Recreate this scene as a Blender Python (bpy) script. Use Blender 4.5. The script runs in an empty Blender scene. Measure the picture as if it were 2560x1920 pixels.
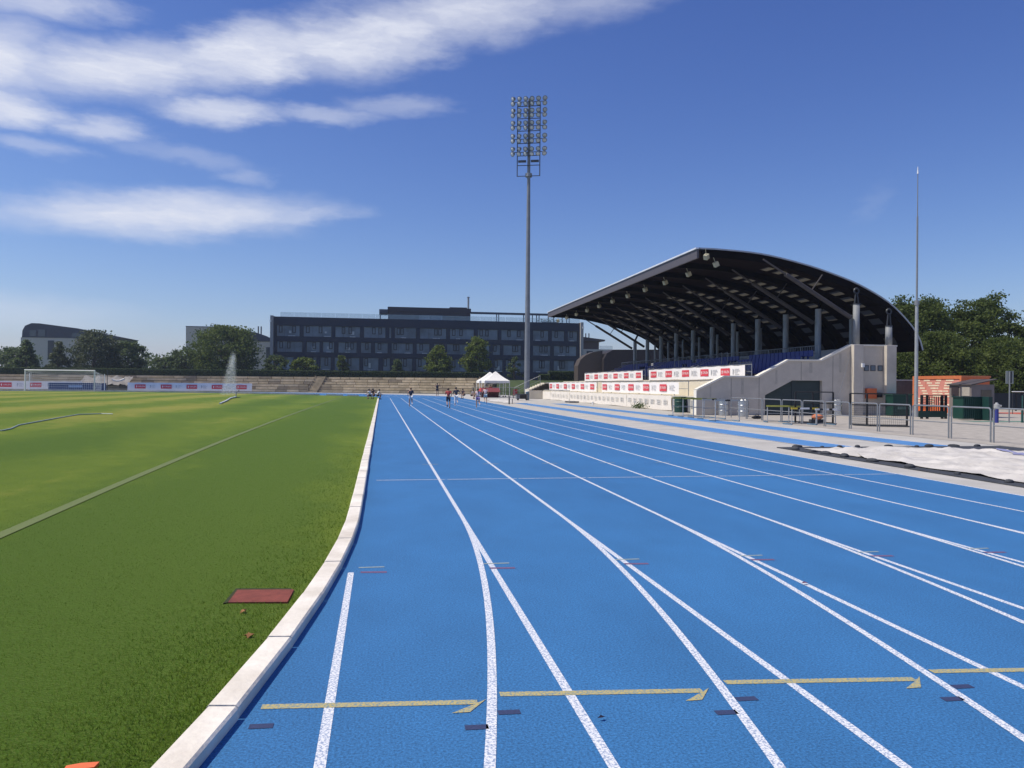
import bpy, bmesh, math, random
import numpy as np
from mathutils import Vector, Matrix
R = math.radians
random.seed(7); rng = np.random.default_rng(7)
S = bpy.context.scene
COL = S.collection

# ------------------------------------------------------------------ camera, sky, sun, exposure
YAW, PIT, ROL, EYE = .1683, .0013, .0084, 1.6
def cam_axis(x, y, z):
    c, s = math.cos(ROL), math.sin(ROL); x, z = c*x - s*z, s*x + c*z
    c, s = math.cos(PIT), math.sin(PIT); y, z = c*y - s*z, s*y + c*z
    c, s = math.cos(YAW), math.sin(YAW); x, y = c*x + s*y, -s*x + c*y
    return Vector((x, y, z))
cam = bpy.data.cameras.new('camera'); camo = bpy.data.objects.new('camera', cam); COL.objects.link(camo)
rt, fw, up = cam_axis(1, 0, 0), cam_axis(0, 1, 0), cam_axis(0, 0, 1)
camo.matrix_world = Matrix(((rt.x, up.x, -fw.x, 0), (rt.y, up.y, -fw.y, 0), (rt.z, up.z, -fw.z, EYE), (0, 0, 0, 1)))
cam.sensor_width = 36; cam.lens = 36*1923/2560; cam.clip_start = .1; cam.clip_end = 6000
S.camera = camo

SUN_EL, SUN_AZ = 57.0, -87.0          # azimuth from +Y towards +X
to_sun = Vector((math.sin(R(SUN_AZ))*math.cos(R(SUN_EL)), math.cos(R(SUN_AZ))*math.cos(R(SUN_EL)), math.sin(R(SUN_EL))))
sl = bpy.data.lights.new('sun', 'SUN'); sl.energy = 4.6; sl.angle = R(.53); sl.color = (1, .925, .79)
so = bpy.data.objects.new('sun', sl); COL.objects.link(so)
so.rotation_euler = (-to_sun).to_track_quat('-Z', 'Y').to_euler(); so.location = to_sun*200

W = bpy.data.worlds.new('World'); S.world = W; W.use_nodes = True
nt = W.node_tree; nt.nodes.clear()
def N(t, **k):
    n = nt.nodes.new(t)
    for a, b in k.items(): setattr(n, a, b)
    return n
def LK(a, b): nt.links.new(a, b)
def M(op, a, b=None, clamp=False):
    n = N('ShaderNodeMath', operation=op, use_clamp=clamp)
    for i, v in enumerate((a, b)):
        if v is None: continue
        if isinstance(v, (int, float)): n.inputs[i].default_value = v
        else: LK(v, n.inputs[i])
    return n.outputs[0]
sky = N('ShaderNodeTexSky', sky_type='NISHITA', sun_disc=False)
sky.sun_elevation = R(SUN_EL); sky.sun_rotation = R(SUN_AZ); sky.air_density = 1.0; sky.dust_density = .6; sky.ozone_density = 3.0
SKY_STR = .122
tc = N('ShaderNodeTexCoord'); sep = N('ShaderNodeSeparateXYZ'); LK(tc.outputs['Generated'], sep.inputs[0])
DEG = 180/math.pi
az = M('MULTIPLY', M('ARCTAN2', sep.outputs[0], sep.outputs[1]), DEG)
el = M('MULTIPLY', M('ARCSINE', sep.outputs[2]), DEG)
comb = N('ShaderNodeCombineXYZ'); LK(az, comb.inputs[0]); LK(el, comb.inputs[1])
def noise(vec, scale, det=4, rough=.55, sx=1, sy=1):
    mp = N('ShaderNodeMapping'); mp.inputs['Scale'].default_value = (sx, sy, 1); LK(vec, mp.inputs[0])
    n = N('ShaderNodeTexNoise'); n.inputs['Scale'].default_value = scale; n.inputs['Detail'].default_value = det
    n.inputs['Roughness'].default_value = rough; LK(mp.outputs[0], n.inputs[0]); return n
w1 = noise(comb.outputs[0], .35, 5, .6, .45, 1)
vs = N('ShaderNodeVectorMath', operation='SUBTRACT'); LK(w1.outputs['Color'], vs.inputs[0]); vs.inputs[1].default_value = (.5, .5, .5)
vm = N('ShaderNodeVectorMath', operation='MULTIPLY'); LK(vs.outputs[0], vm.inputs[0]); vm.inputs[1].default_value = (6.0, 1.7, 0)
w2 = noise(comb.outputs[0], 1.6, 6, .65, .3, 1)
vs2 = N('ShaderNodeVectorMath', operation='SUBTRACT'); LK(w2.outputs['Color'], vs2.inputs[0]); vs2.inputs[1].default_value = (.5, .5, .5)
vm2 = N('ShaderNodeVectorMath', operation='MULTIPLY'); LK(vs2.outputs[0], vm2.inputs[0]); vm2.inputs[1].default_value = (3.2, .7, 0)
va2 = N('ShaderNodeVectorMath', operation='ADD'); LK(vm.outputs[0], va2.inputs[0]); LK(vm2.outputs[0], va2.inputs[1])
va = N('ShaderNodeVectorMath', operation='ADD'); LK(va2.outputs[0], va.inputs[0]); LK(comb.outputs[0], va.inputs[1])
wv = va.outputs[0]
CL = [(-26,18.9,8,3.6,6,1.0),(-17,19.9,9,2.5,10,1.0),(-9,22,9,2.6,13,1.0),(-1,23.8,10,3.2,10,.95),(7,25.9,9,2.7,5,.8),(16,26.6,8,1.9,6,.4),
      (-23,22.9,7,1.5,3,.7),(-11.4,18.2,5.6,1.25,4,.8),(-4,18.7,6,.8,3,.45),(1.2,19.6,5,1.0,2,.35),(-18.6,16.1,4.4,1.15,2,.62),(-24,16.4,4.5,1.4,0,.85),
      (-22.3,14.4,3.6,.8,-3,.38),(-13.5,15.1,6,.8,-2,.26),(-9.6,14.3,2.4,.8,0,.26),(-14.8,11.3,13.5,2.15,5,.97),(-6,11.9,6,1.0,6,.45),(-25,4.4,12,1.6,0,.30),(34.7,12.2,2.6,.9,38,.06),
      (-22,29,20,3.6,10,.7),(8,33,20,4.5,9,.6),(-48,17,16,3.5,6,.8),(-60,9,16,2.2,3,.7),(-75,26,25,4,12,.7),(70,28,22,3,9,.35),(100,15,22,2.5,5,.5),(150,22,28,4,8,.7),(-140,18,28,4,6,.7)]
tot = None
for (a, e, ha, he, rot, st) in CL:
    mp = N('ShaderNodeMapping', vector_type='TEXTURE'); LK(wv, mp.inputs[0])
    mp.inputs['Location'].default_value = (a, e, 0); mp.inputs['Rotation'].default_value = (0, 0, R(rot)); mp.inputs['Scale'].default_value = (ha, he, 1)
    ln = N('ShaderNodeVectorMath', operation='LENGTH'); LK(mp.outputs[0], ln.inputs[0])
    mr = N('ShaderNodeMapRange', interpolation_type='SMOOTHSTEP'); LK(ln.outputs['Value'], mr.inputs[0])
    for i, v in ((1, 1.05), (2, .12), (3, 0), (4, st)): mr.inputs[i].default_value = v
    tot = mr.outputs[0] if tot is None else M('MAXIMUM', tot, M('ADD', mr.outputs[0], M('MULTIPLY', tot, .25)))
fine = noise(wv, .5, 10, .68, .3, 1.4)
fm = N('ShaderNodeMapRange'); LK(fine.outputs['Fac'], fm.inputs[0])
for i, v in ((1, .3), (2, .6), (3, .72), (4, 1.08)): fm.inputs[i].default_value = v
mask = M('MULTIPLY', M('MULTIPLY', tot, fm.outputs[0]), .93, True)
sx_ = N('ShaderNodeSeparateColor'); LK(sky.outputs[0], sx_.inputs[0]); cc_ = N('ShaderNodeCombineColor')
LK(M('MULTIPLY', M('POWER', sx_.outputs[0], 1.42), .4235), cc_.inputs[0]); LK(M('MULTIPLY', M('POWER', sx_.outputs[1], 1.32), .4686), cc_.inputs[1]); LK(sx_.outputs[2], cc_.inputs[2])
bg1 = N('ShaderNodeBackground'); LK(cc_.outputs[0], bg1.inputs[0]); bg1.inputs[1].default_value = SKY_STR
bg2 = N('ShaderNodeBackground'); bg2.inputs[0].default_value = (.80, .83, .94, 1); bg2.inputs[1].default_value = .97
mx = N('ShaderNodeMixShader'); LK(mask, mx.inputs[0]); LK(bg1.outputs[0], mx.inputs[1]); LK(bg2.outputs[0], mx.inputs[2])
wo = N('ShaderNodeOutputWorld'); LK(mx.outputs[0], wo.inputs[0])
S.view_settings.view_transform = 'Standard'; S.view_settings.look = 'None'; S.view_settings.gamma = 1; S.view_settings.use_curve_mapping = False
S.view_settings.exposure = 0.0
S.render.engine = 'CYCLES'
try:
    S.cycles.use_denoising = True; S.cycles.max_bounces = 6; S.cycles.transparent_max_bounces = 8
except Exception: pass

# ------------------------------------------------------------------ materials
MATS = {}
def mat(name, col, rough=.7, metal=0., var=.12, scale=3., bump=0., bscale=60., spec=.4, dirt=None, stretch=(1, 1, 1)):
    if name in MATS: return MATS[name]
    m = bpy.data.materials.new(name); m.use_nodes = True; t = m.node_tree; b = t.nodes['Principled BSDF']
    b.inputs['Roughness'].default_value = rough; b.inputs['Metallic'].default_value = metal
    b.inputs['Specular IOR Level'].default_value = spec
    c = t.nodes.new('ShaderNodeTexCoord'); mp = t.nodes.new('ShaderNodeMapping'); mp.inputs['Scale'].default_value = stretch
    t.links.new(c.outputs['Object'], mp.inputs[0])
    n = t.nodes.new('ShaderNodeTexNoise'); n.inputs['Scale'].default_value = scale; n.inputs['Detail'].default_value = 6; n.inputs['Roughness'].default_value = .65
    t.links.new(mp.outputs[0], n.inputs[0])
    r = t.nodes.new('ShaderNodeValToRGB'); r.color_ramp.elements[0].position = .3; r.color_ramp.elements[1].position = .7
    lo = dirt if dirt else tuple(x*(1-var) for x in col); hi = tuple(min(1, x*(1+var)) for x in col)
    r.color_ramp.elements[0].color = (*lo, 1); r.color_ramp.elements[1].color = (*hi, 1)
    t.links.new(n.outputs['Fac'], r.inputs[0]); t.links.new(r.outputs[0], b.inputs['Base Color'])
    if bump:
        n2 = t.nodes.new('ShaderNodeTexNoise'); n2.inputs['Scale'].default_value = bscale; n2.inputs['Detail'].default_value = 3
        t.links.new(mp.outputs[0], n2.inputs[0]); bp = t.nodes.new('ShaderNodeBump'); bp.inputs['Strength'].default_value = bump; bp.inputs['Distance'].default_value = .02
        t.links.new(n2.outputs['Fac'], bp.inputs['Height']); t.links.new(bp.outputs[0], b.inputs['Normal'])
    MATS[name] = m; return m

def leafmat(name, lo, hi, trans=.25):
    if name in MATS: return MATS[name]
    m = bpy.data.materials.new(name); m.use_nodes = True; t = m.node_tree; b = t.nodes['Principled BSDF']
    g = t.nodes.new('ShaderNodeNewGeometry'); r = t.nodes.new('ShaderNodeValToRGB')
    r.color_ramp.elements[0].color = (*lo, 1); r.color_ramp.elements[1].color = (*hi, 1)
    c_ = t.nodes.new('ShaderNodeTexCoord'); nn = t.nodes.new('ShaderNodeTexNoise'); nn.inputs['Scale'].default_value = .9; nn.inputs['Detail'].default_value = 2; t.links.new(c_.outputs['Object'], nn.inputs[0])
    m1 = t.nodes.new('ShaderNodeMath'); m1.operation = 'MULTIPLY_ADD'; t.links.new(nn.outputs['Fac'], m1.inputs[0]); m1.inputs[1].default_value = 1.5; m1.inputs[2].default_value = -.5
    m2 = t.nodes.new('ShaderNodeMath'); m2.operation = 'MULTIPLY_ADD'; t.links.new(g.outputs['Random Per Island'], m2.inputs[0]); m2.inputs[1].default_value = .5; t.links.new(m1.outputs[0], m2.inputs[2])
    t.links.new(m2.outputs[0], r.inputs[0]); t.links.new(r.outputs[0], b.inputs['Base Color'])
    b.inputs['Roughness'].default_value = .6; b.inputs['Specular IOR Level'].default_value = .25
    tr = t.nodes.new('ShaderNodeBsdfTranslucent'); t.links.new(r.outputs[0], tr.inputs[0])
    ms = t.nodes.new('ShaderNodeMixShader'); ms.inputs[0].default_value = trans
    t.links.new(b.outputs[0], ms.inputs[1]); t.links.new(tr.outputs[0], ms.inputs[2])
    t.links.new(ms.outputs[0], t.nodes['Material Output'].inputs[0]); MATS[name] = m; return m

def track_mat():
    m = bpy.data.materials.new('blue_rubber'); m.use_nodes = True; t = m.node_tree; b = t.nodes['Principled BSDF']
    c = t.nodes.new('ShaderNodeTexCoord')
    def nz(s, d=3, ro=.6, st=(1, 1, 1)):
        mp = t.nodes.new('ShaderNodeMapping'); mp.inputs['Scale'].default_value = st; t.links.new(c.outputs['Object'], mp.inputs[0])
        n = t.nodes.new('ShaderNodeTexNoise'); n.inputs['Scale'].default_value = s; n.inputs['Detail'].default_value = d; n.inputs['Roughness'].default_value = ro
        t.links.new(mp.outputs[0], n.inputs[0]); return n
    big = nz(.35, 5, .6, (1, .35, 1)); gr = nz(75, 4, .75); mid_ = nz(1.3, 5, .65, (1, .6, 1)); blot = nz(.11, 4, .6)
    r = t.nodes.new('ShaderNodeValToRGB'); r.color_ramp.elements[0].position = .3; r.color_ramp.elements[1].position = .7
    r.color_ramp.elements[0].color = (.026, .124, .290, 1); r.color_ramp.elements[1].color = (.034, .152, .345, 1)
    t.links.new(big.outputs['Fac'], r.inputs[0])
    g = t.nodes.new('ShaderNodeMapRange'); t.links.new(gr.outputs['Fac'], g.inputs[0])
    for i, v in ((1, .36), (2, .64), (3, .58), (4, 1.42)): g.inputs[i].default_value = v
    g2 = t.nodes.new('ShaderNodeMapRange'); t.links.new(mid_.outputs['Fac'], g2.inputs[0])
    for i, v in ((1, .3), (2, .7), (3, .92), (4, 1.12)): g2.inputs[i].default_value = v
    gm_ = t.nodes.new('ShaderNodeMath'); gm_.operation = 'MULTIPLY'; t.links.new(g.outputs[0], gm_.inputs[0]); t.links.new(g2.outputs[0], gm_.inputs[1]); g = gm_
    mm = t.nodes.new('ShaderNodeMix'); mm.data_type = 'RGBA'; mm.blend_type = 'MULTIPLY'; mm.inputs[0].default_value = 1
    t.links.new(r.outputs[0], mm.inputs[6]); t.links.new(g.outputs[0], mm.inputs[7]); t.links.new(mm.outputs[2], b.inputs['Base Color'])
    b.inputs['Roughness'].default_value = .75; b.inputs['Specular IOR Level'].default_value = .3; b.inputs['Sheen Weight'].default_value = .22; b.inputs['Sheen Roughness'].default_value = .5; b.inputs['Sheen Tint'].default_value = (.25, .55, 1, 1)
    bp = t.nodes.new('ShaderNodeBump'); bp.inputs['Strength'].default_value = .5; bp.inputs['Distance'].default_value = .006
    t.links.new(gr.outputs['Fac'], bp.inputs['Height']); t.links.new(bp.outputs[0], b.inputs['Normal'])
    return m
def line_mat(name, col, under, wear):
    m = bpy.data.materials.new(name); m.use_nodes = True; t = m.node_tree; b = t.nodes['Principled BSDF']
    c = t.nodes.new('ShaderNodeTexCoord'); n = t.nodes.new('ShaderNodeTexNoise'); n.inputs['Scale'].default_value = 75; n.inputs['Detail'].default_value = 3; n.inputs['Roughness'].default_value = .7
    t.links.new(c.outputs['Object'], n.inputs[0])
    r = t.nodes.new('ShaderNodeValToRGB'); r.color_ramp.elements[0].position = wear-.05; r.color_ramp.elements[1].position = wear+.07
    r.color_ramp.elements[0].color = (*under, 1); r.color_ramp.elements[1].color = (*col, 1)
    t.links.new(n.outputs['Fac'], r.inputs[0]); t.links.new(r.outputs[0], b.inputs['Base Color']); b.inputs['Roughness'].default_value = .7
    bp = t.nodes.new('ShaderNodeBump'); bp.inputs['Strength'].default_value = .4; bp.inputs['Distance'].default_value = .005
    t.links.new(n.outputs['Fac'], bp.inputs['Height']); t.links.new(bp.outputs[0], b.inputs['Normal']); return m
def lawn_mat():
    m = bpy.data.materials.new('lawn'); m.use_nodes = True; t = m.node_tree; b = t.nodes['Principled BSDF']
    c = t.nodes.new('ShaderNodeTexCoord'); sp = t.nodes.new('ShaderNodeSeparateXYZ'); t.links.new(c.outputs['Object'], sp.inputs[0])
    def nz(s, d=4, ro=.6, st=(1, 1, 1)):
        mp = t.nodes.new('ShaderNodeMapping'); mp.inputs['Scale'].default_value = st; t.links.new(c.outputs['Object'], mp.inputs[0])
        n = t.nodes.new('ShaderNodeTexNoise'); n.inputs['Scale'].default_value = s; n.inputs['Detail'].default_value = d; n.inputs['Roughness'].default_value = ro
        t.links.new(mp.outputs[0], n.inputs[0]); return n.outputs['Fac']
    def mth(op, a, bb):
        n = t.nodes.new('ShaderNodeMath'); n.operation = op
        for i, v in enumerate((a, bb)):
            if isinstance(v, (int, float)): n.inputs[i].default_value = v
            else: t.links.new(v, n.inputs[i])
        return n.outputs[0]
    stripe = mth('SINE', mth('MULTIPLY', mth('ADD', sp.outputs[0], mth('MULTIPLY', nz(.08, 2), 2.5)), 1.15), 0)
    f = mth('ADD', mth('MULTIPLY', stripe, .24), mth('MULTIPLY', mth('SUBTRACT', nz(.16, 5, .6, (1, .5, 1)), .5), 1.5))
    f = mth('ADD', f, mth('MULTIPLY', mth('SUBTRACT', nz(2.6, 6, .7, (1, .55, 1)), .5), 1.0)); f = mth('ADD', f, mth('MULTIPLY', mth('SUBTRACT', nz(.55, 4, .6, (1, .4, 1)), .5), .5))
    gx_ = t.nodes.new('ShaderNodeMapRange'); gx_.interpolation_type = 'SMOOTHSTEP'; t.links.new(mth('ADD', sp.outputs[0], mth('MULTIPLY', nz(.12, 3), 4.0)), gx_.inputs[0])
    for i, v in ((1, 0.6), (2, -14.0), (3, -.24), (4, .30)): gx_.inputs[i].default_value = v
    f = mth('ADD', mth('ADD', f, gx_.outputs[0]), .42)
    r = t.nodes.new('ShaderNodeValToRGB'); e = r.color_ramp.elements
    e[0].position = .1; e[0].color = (.046, .106, .007, 1); e[1].position = .95; e[1].color = (.235, .23, .040, 1)
    k = e.new(.55); k.color = (.100, .160, .012, 1)
    t.links.new(f, r.inputs[0])
    fg = t.nodes.new('ShaderNodeMapRange'); t.links.new(nz(45, 4, .75), fg.inputs[0])
    for i, v in ((1, .3), (2, .7), (3, .70), (4, 1.32)): fg.inputs[i].default_value = v
    mm = t.nodes.new('ShaderNodeMix'); mm.data_type = 'RGBA'; mm.blend_type = 'MULTIPLY'; mm.inputs[0].default_value = 1
    t.links.new(r.outputs[0], mm.inputs[6]); t.links.new(fg.outputs[0], mm.inputs[7]); t.links.new(mm.outputs[2], b.inputs['Base Color'])
    b.inputs['Roughness'].default_value = .85; b.inputs['Specular IOR Level'].default_value = .05; b.inputs['Sheen Weight'].default_value = .55; b.inputs['Sheen Roughness'].default_value = .4; b.inputs['Sheen Tint'].default_value = (.66, .66, .20, 1)
    bp = t.nodes.new('ShaderNodeBump'); bp.inputs['Strength'].default_value = .7; bp.inputs['Distance'].default_value = .03
    t.links.new(nz(60, 4, .7), bp.inputs['Height']); t.links.new(bp.outputs[0], b.inputs['Normal']); return m

TRK = track_mat(); LAWN = lawn_mat()
BLUE_U = (.035, .16, .45)
WLINE = line_mat('white_line_paint', (.74, .75, .77), (.25, .32, .45), .47)
YLINE = line_mat('yellow_line_paint', (.46, .38, .15), (.18, .25, .26), .47)
RUNWAY = mat('runway_blue', (.075, .215, .47), .8, var=.1, scale=.8, bump=.3, bscale=150)
PAVE = mat('pale_paving', (.43, .415, .385), .85, var=.14, scale=.9, bump=.25, bscale=40)
GRAVEL = mat('gravel_pavers', (.37, .34, .30), .9, var=.22, scale=2.5, bump=.5, bscale=22)
GROUND = mat('earth_and_grass', (.07, .09, .035), .95, var=.3, scale=.05, bump=.3, bscale=3)
KERB = mat('white_kerb', (.82, .77, .68), .65, var=.05, scale=2.2, bump=.3, bscale=22, dirt=(.60, .54, .45))
STEEL = mat('galvanised_steel', (.27, .285, .30), .5, .55, .1, 8)
DSTEEL = mat('dark_steel', (.045, .05, .06), .5, .3, .15, 8)
COLGREY = mat('grey_painted_column', (.30, .33, .36), .5, .1, .08, 3)
CONC = mat('smooth_concrete', (.52, .47, .40), .85, var=.14, scale=.9, bump=.1, bscale=12)
CREAM = mat('cream_render', (.62, .57, .46), .85, var=.08, scale=.8, bump=.1)
COPE = mat('pale_coping', (.76, .72, .63), .8, var=.06)
NAVY = mat('navy_cladding', (.005, .014, .040), .6, var=.2, scale=.5)
FIN = mat('grey_fin', (.33, .32, .31), .7, var=.08)
GLASS = mat('window_glass', (.14, .18, .22), .25, var=.45, scale=.25, spec=.3)
BLIND = mat('window_blind', (.42, .45, .46), .8, var=.15)
BFRAME = mat('black_window_frame', (.012, .015, .022), .5)
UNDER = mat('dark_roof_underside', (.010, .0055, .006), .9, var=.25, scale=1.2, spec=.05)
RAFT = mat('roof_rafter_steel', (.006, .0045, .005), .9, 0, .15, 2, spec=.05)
ROOFMET = mat('roof_sheet_metal', (.40, .42, .45), .4, .5, .08)
FASCIA = mat('roof_fascia', (.085, .078, .09), .6, var=.08)
SEATB = mat('blue_seat_plastic', (.012, .030, .20), .4, var=.12)
RED = mat('red_print', (.62, .055, .075), .7, var=.08)
CLOTH = mat('white_banner_cloth', (.80, .77, .75), .8, var=.05, scale=1.6, bump=.35, bscale=3.5)
OCLOTH = mat('offwhite_banner_cloth', (.74, .69, .62), .85, var=.07, scale=1.2, bump=.4, bscale=2.5)
INK = mat('grey_print', (.36, .37, .40), .8)
PALEINK = mat('faded_print', (.50, .49, .46), .8)
WHITE = mat('white_paint', (.80, .80, .78), .5, var=.04)
TARP = mat('white_tarpaulin', (.53, .505, .47), .75, var=.2, scale=1.5, bump=.9, bscale=4)
DMAT = mat('dark_pit_cover', (.045, .05, .06), .8, var=.3, scale=3, bump=.5, bscale=25)
STONE = [mat('tan_stone_%d' % i, c, .9, var=.3, scale=1.1, bump=.3, bscale=8) for i, c in enumerate([(.46, .385, .26), (.38, .315, .21), (.52, .44, .31), (.27, .225, .16)])]
HEDGE = leafmat('hedge_leaves', (.040, .070, .024), (.095, .135, .045), .3)
HEDGECORE = mat('hedge_core', (.012, .022, .010), .9)
BARK = mat('bark', (.10, .075, .055), .9, var=.25, scale=4, bump=.4)
GREENP = mat('green_painted_metal', (.009, .050, .038), .5, .1, .15, 2)
BLUEMAT = mat('dark_blue_vinyl', (.025, .050, .125), .5, var=.12)
ORANGE = mat('orange_paint', (.60, .14, .045), .55, var=.12)
SUNLIT_RED = mat('sunlit_red_shutter', (.66, .27, .22), .6, var=.06)  # red shutter with the sun's glare mixed into its colour
YELLOW = mat('yellow_paint', (.70, .52, .05), .5)
BLACKP = mat('black_paint', (.012, .012, .014), .45)

# ------------------------------------------------------------------ object helpers
def tag(o, label=None, cat=None, group=None, kind=None):
    if label: o['label'] = label
    if cat: o['category'] = cat
    if group: o['group'] = group
    if kind: o['kind'] = kind
    return o
def thing(name, label, cat, loc=(0, 0, 0), group=None, rz=0):
    o = bpy.data.objects.new(name, None); COL.objects.link(o); o.location = loc; o.rotation_euler = (0, 0, rz); o.empty_display_size = .3
    return tag(o, label, cat, group)
def setting(name, loc=(0, 0, 0)):
    o = bpy.data.objects.new(name, None); COL.objects.link(o); o.location = loc; o['kind'] = 'structure'; return o
def root_loc(p):
    while p is not None and p.parent is not None: p = p.parent
    return Vector(p.location) if p is not None else Vector((0, 0, 0))
def link(name, me, parent=None):
    o = bpy.data.objects.new(name, me); COL.objects.link(o)
    if parent is not None: o.parent = parent
    return o
def kids(o): return [c for c in bpy.data.objects if c.parent is o]
def dup(o, loc=None, rz=None, label=None, parent=None):
    ch = list(o.children); c = o.copy(); COL.objects.link(c); c.parent = parent
    if loc is not None: c.location = loc
    if rz is not None: c.rotation_euler = (0, 0, rz)
    if label: c['label'] = label
    for k in ch: dup(k, parent=c)
    return c

class MB:
    def __init__(s): s.v = []; s.f = []; s.mi = []
    def add(s, vs, fs, m=0):
        b = len(s.v); s.v += [tuple(map(float, p)) for p in vs]; s.f += [tuple(b+i for i in f) for f in fs]; s.mi += [m]*len(fs); return s
    def box(s, x0, x1, y0, y1, z0, z1, m=0):
        v = [(x, y, z) for z in (z0, z1) for y in (y0, y1) for x in (x0, x1)]
        return s.add(v, [(0, 2, 3, 1), (4, 5, 7, 6), (0, 1, 5, 4), (2, 6, 7, 3), (0, 4, 6, 2), (1, 3, 7, 5)], m)
    def quad(s, a, b, c, d, m=0): return s.add([a, b, c, d], [(0, 1, 2, 3)], m)
    def tube(s, p, q, r0, r1=None, n=8, m=0, cap=True):
        r1 = r0 if r1 is None else r1; p, q = Vector(p), Vector(q); d = (q-p)
        if d.length < 1e-6: return s
        d.normalize(); a = d.orthogonal().normalized(); b = d.cross(a)
        vs = []
        for c, r in ((p, r0), (q, r1)):
            for i in range(n):
                t = 2*math.pi*i/n; vs.append(c + a*math.cos(t)*r + b*math.sin(t)*r)
        fs = [(i, (i+1) % n, n+(i+1) % n, n+i) for i in range(n)]
        if cap: fs += [tuple(range(n-1, -1, -1)), tuple(range(n, 2*n))]
        return s.add(vs, fs, m)
    def path(s, pts, r, n=6, m=0):
        for a, b in zip(pts, pts[1:]): s.tube(a, b, r, r, n, m)
        return s
    def bar(s, p, q, w, h, m=0, upv=(0, 0, 1)):
        p, q = Vector(p), Vector(q); d = (q-p).normalized(); u = Vector(upv)
        a = d.cross(u)
        a = a.normalized() if a.length > 1e-4 else d.orthogonal().normalized()
        b = a.cross(d).normalized(); vs = []
        for c in (p, q):
            for (i, j) in ((-1, -1), (1, -1), (1, 1), (-1, 1)): vs.append(c + a*i*w/2 + b*j*h/2)
        return s.add(vs, [(0, 3, 2, 1), (4, 5, 6, 7), (0, 1, 5, 4), (1, 2, 6, 5), (2, 3, 7, 6), (3, 0, 4, 7)], m)
    def prism(s, poly, axis, a0, a1, m=0):
        """polygon extruded along axis; axis 'y': poly=(x,z), 'x': poly=(y,z), 'z': poly=(x,y)"""
        def P(u, v, a): return {'y': (u, a, v), 'x': (a, u, v), 'z': (u, v, a)}[axis]
        n = len(poly); vs = [P(u, v, a0) for u, v in poly] + [P(u, v, a1) for u, v in poly]
        fs = [(i, (i+1) % n, n+(i+1) % n, n+i) for i in range(n)] + [tuple(range(n-1, -1, -1)), tuple(range(n, 2*n))]
        return s.add(vs, fs, m)
    def lathe(s, c, prof, n=14, m=0):
        vs = []; fs = []; c = Vector(c)
        for r, z in prof:
            for i in range(n): t = 2*math.pi*i/n; vs.append((c.x+r*math.cos(t), c.y+r*math.sin(t), c.z+z))
        for k in range(len(prof)-1):
            for i in range(n): fs.append((k*n+i, k*n+(i+1) % n, (k+1)*n+(i+1) % n, (k+1)*n+i))
        fs += [tuple(range(n-1, -1, -1)), tuple(range((len(prof)-1)*n, len(prof)*n))]
        return s.add(vs, fs, m)
    def ball(s, c, rx, ry, rz, n=10, k=6, m=0):
        prof = [(math.sin(math.pi*j/k), -math.cos(math.pi*j/k)) for j in range(k+1)]
        vs = []; fs = []
        for r, z in prof:
            r = max(r, 1e-3)
            for i in range(n): t = 2*math.pi*i/n; vs.append((c[0]+rx*r*math.cos(t), c[1]+ry*r*math.sin(t), c[2]+rz*z))
        for j in range(k):
            for i in range(n): fs.append((j*n+i, j*n+(i+1) % n, (j+1)*n+(i+1) % n, (j+1)*n+i))
        return s.add(vs, fs, m)
    def torus(s, c, R0, r, n=16, k=6, m=0, ax='y'):
        vs = []; fs = []
        for i in range(n):
            t = 2*math.pi*i/n
            for j in range(k):
                p = 2*math.pi*j/k; rr = R0+r*math.cos(p); a, b, h = rr*math.cos(t), rr*math.sin(t), r*math.sin(p)
                vs.append((c[0]+a, c[1]+h, c[2]+b) if ax == 'y' else (c[0]+a, c[1]+b, c[2]+h))
        for i in range(n):
            for j in range(k): fs.append((i*k+j, ((i+1) % n)*k+j, ((i+1) % n)*k+(j+1) % k, i*k+(j+1) % k))
        return s.add(vs, fs, m)
    def mesh(s, name, mats, off=(0, 0, 0), smooth=False):
        me = bpy.data.meshes.new(name); o = Vector(off)
        me.from_pydata([(v[0]-o.x, v[1]-o.y, v[2]-o.z) for v in s.v], [], s.f)
        for m in (mats if isinstance(mats, (list, tuple)) else [mats]): me.materials.append(m)
        if any(s.mi): me.polygons.foreach_set('material_index', s.mi)
        if smooth: me.polygons.foreach_set('use_smooth', [True]*len(me.polygons))
        bm = bmesh.new(); bm.from_mesh(me); bmesh.ops.recalc_face_normals(bm, faces=bm.faces); bm.to_mesh(me); bm.free()
        me.update(); return me
    def build(s, name, mats, parent=None, smooth=False, local=False):
        return link(name, s.mesh(name, mats, (0, 0, 0) if local else root_loc(parent), smooth), parent)
def sheet(name, poly, z, m, parent=None):
    return MB().add([(x, y, z) for x, y in poly], [tuple(range(len(poly)))]).build(name, m, parent)
def npmesh(name, V, F, mats, off=(0, 0, 0)):
    me = bpy.data.meshes.new(name); V = np.asarray(V, np.float32) - np.asarray(off, np.float32); F = np.asarray(F, np.int32)
    k = F.shape[1]; me.vertices.add(len(V)); me.vertices.foreach_set('co', V.ravel()); me.loops.add(F.size); me.loops.foreach_set('vertex_index', F.ravel())
    me.polygons.add(len(F)); me.polygons.foreach_set('loop_start', np.arange(0, F.size, k, dtype=np.int32)); 
    for m in (mats if isinstance(mats, (list, tuple)) else [mats]): me.materials.append(m)
    me.update(calc_edges=True); me.validate(); return me

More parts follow.
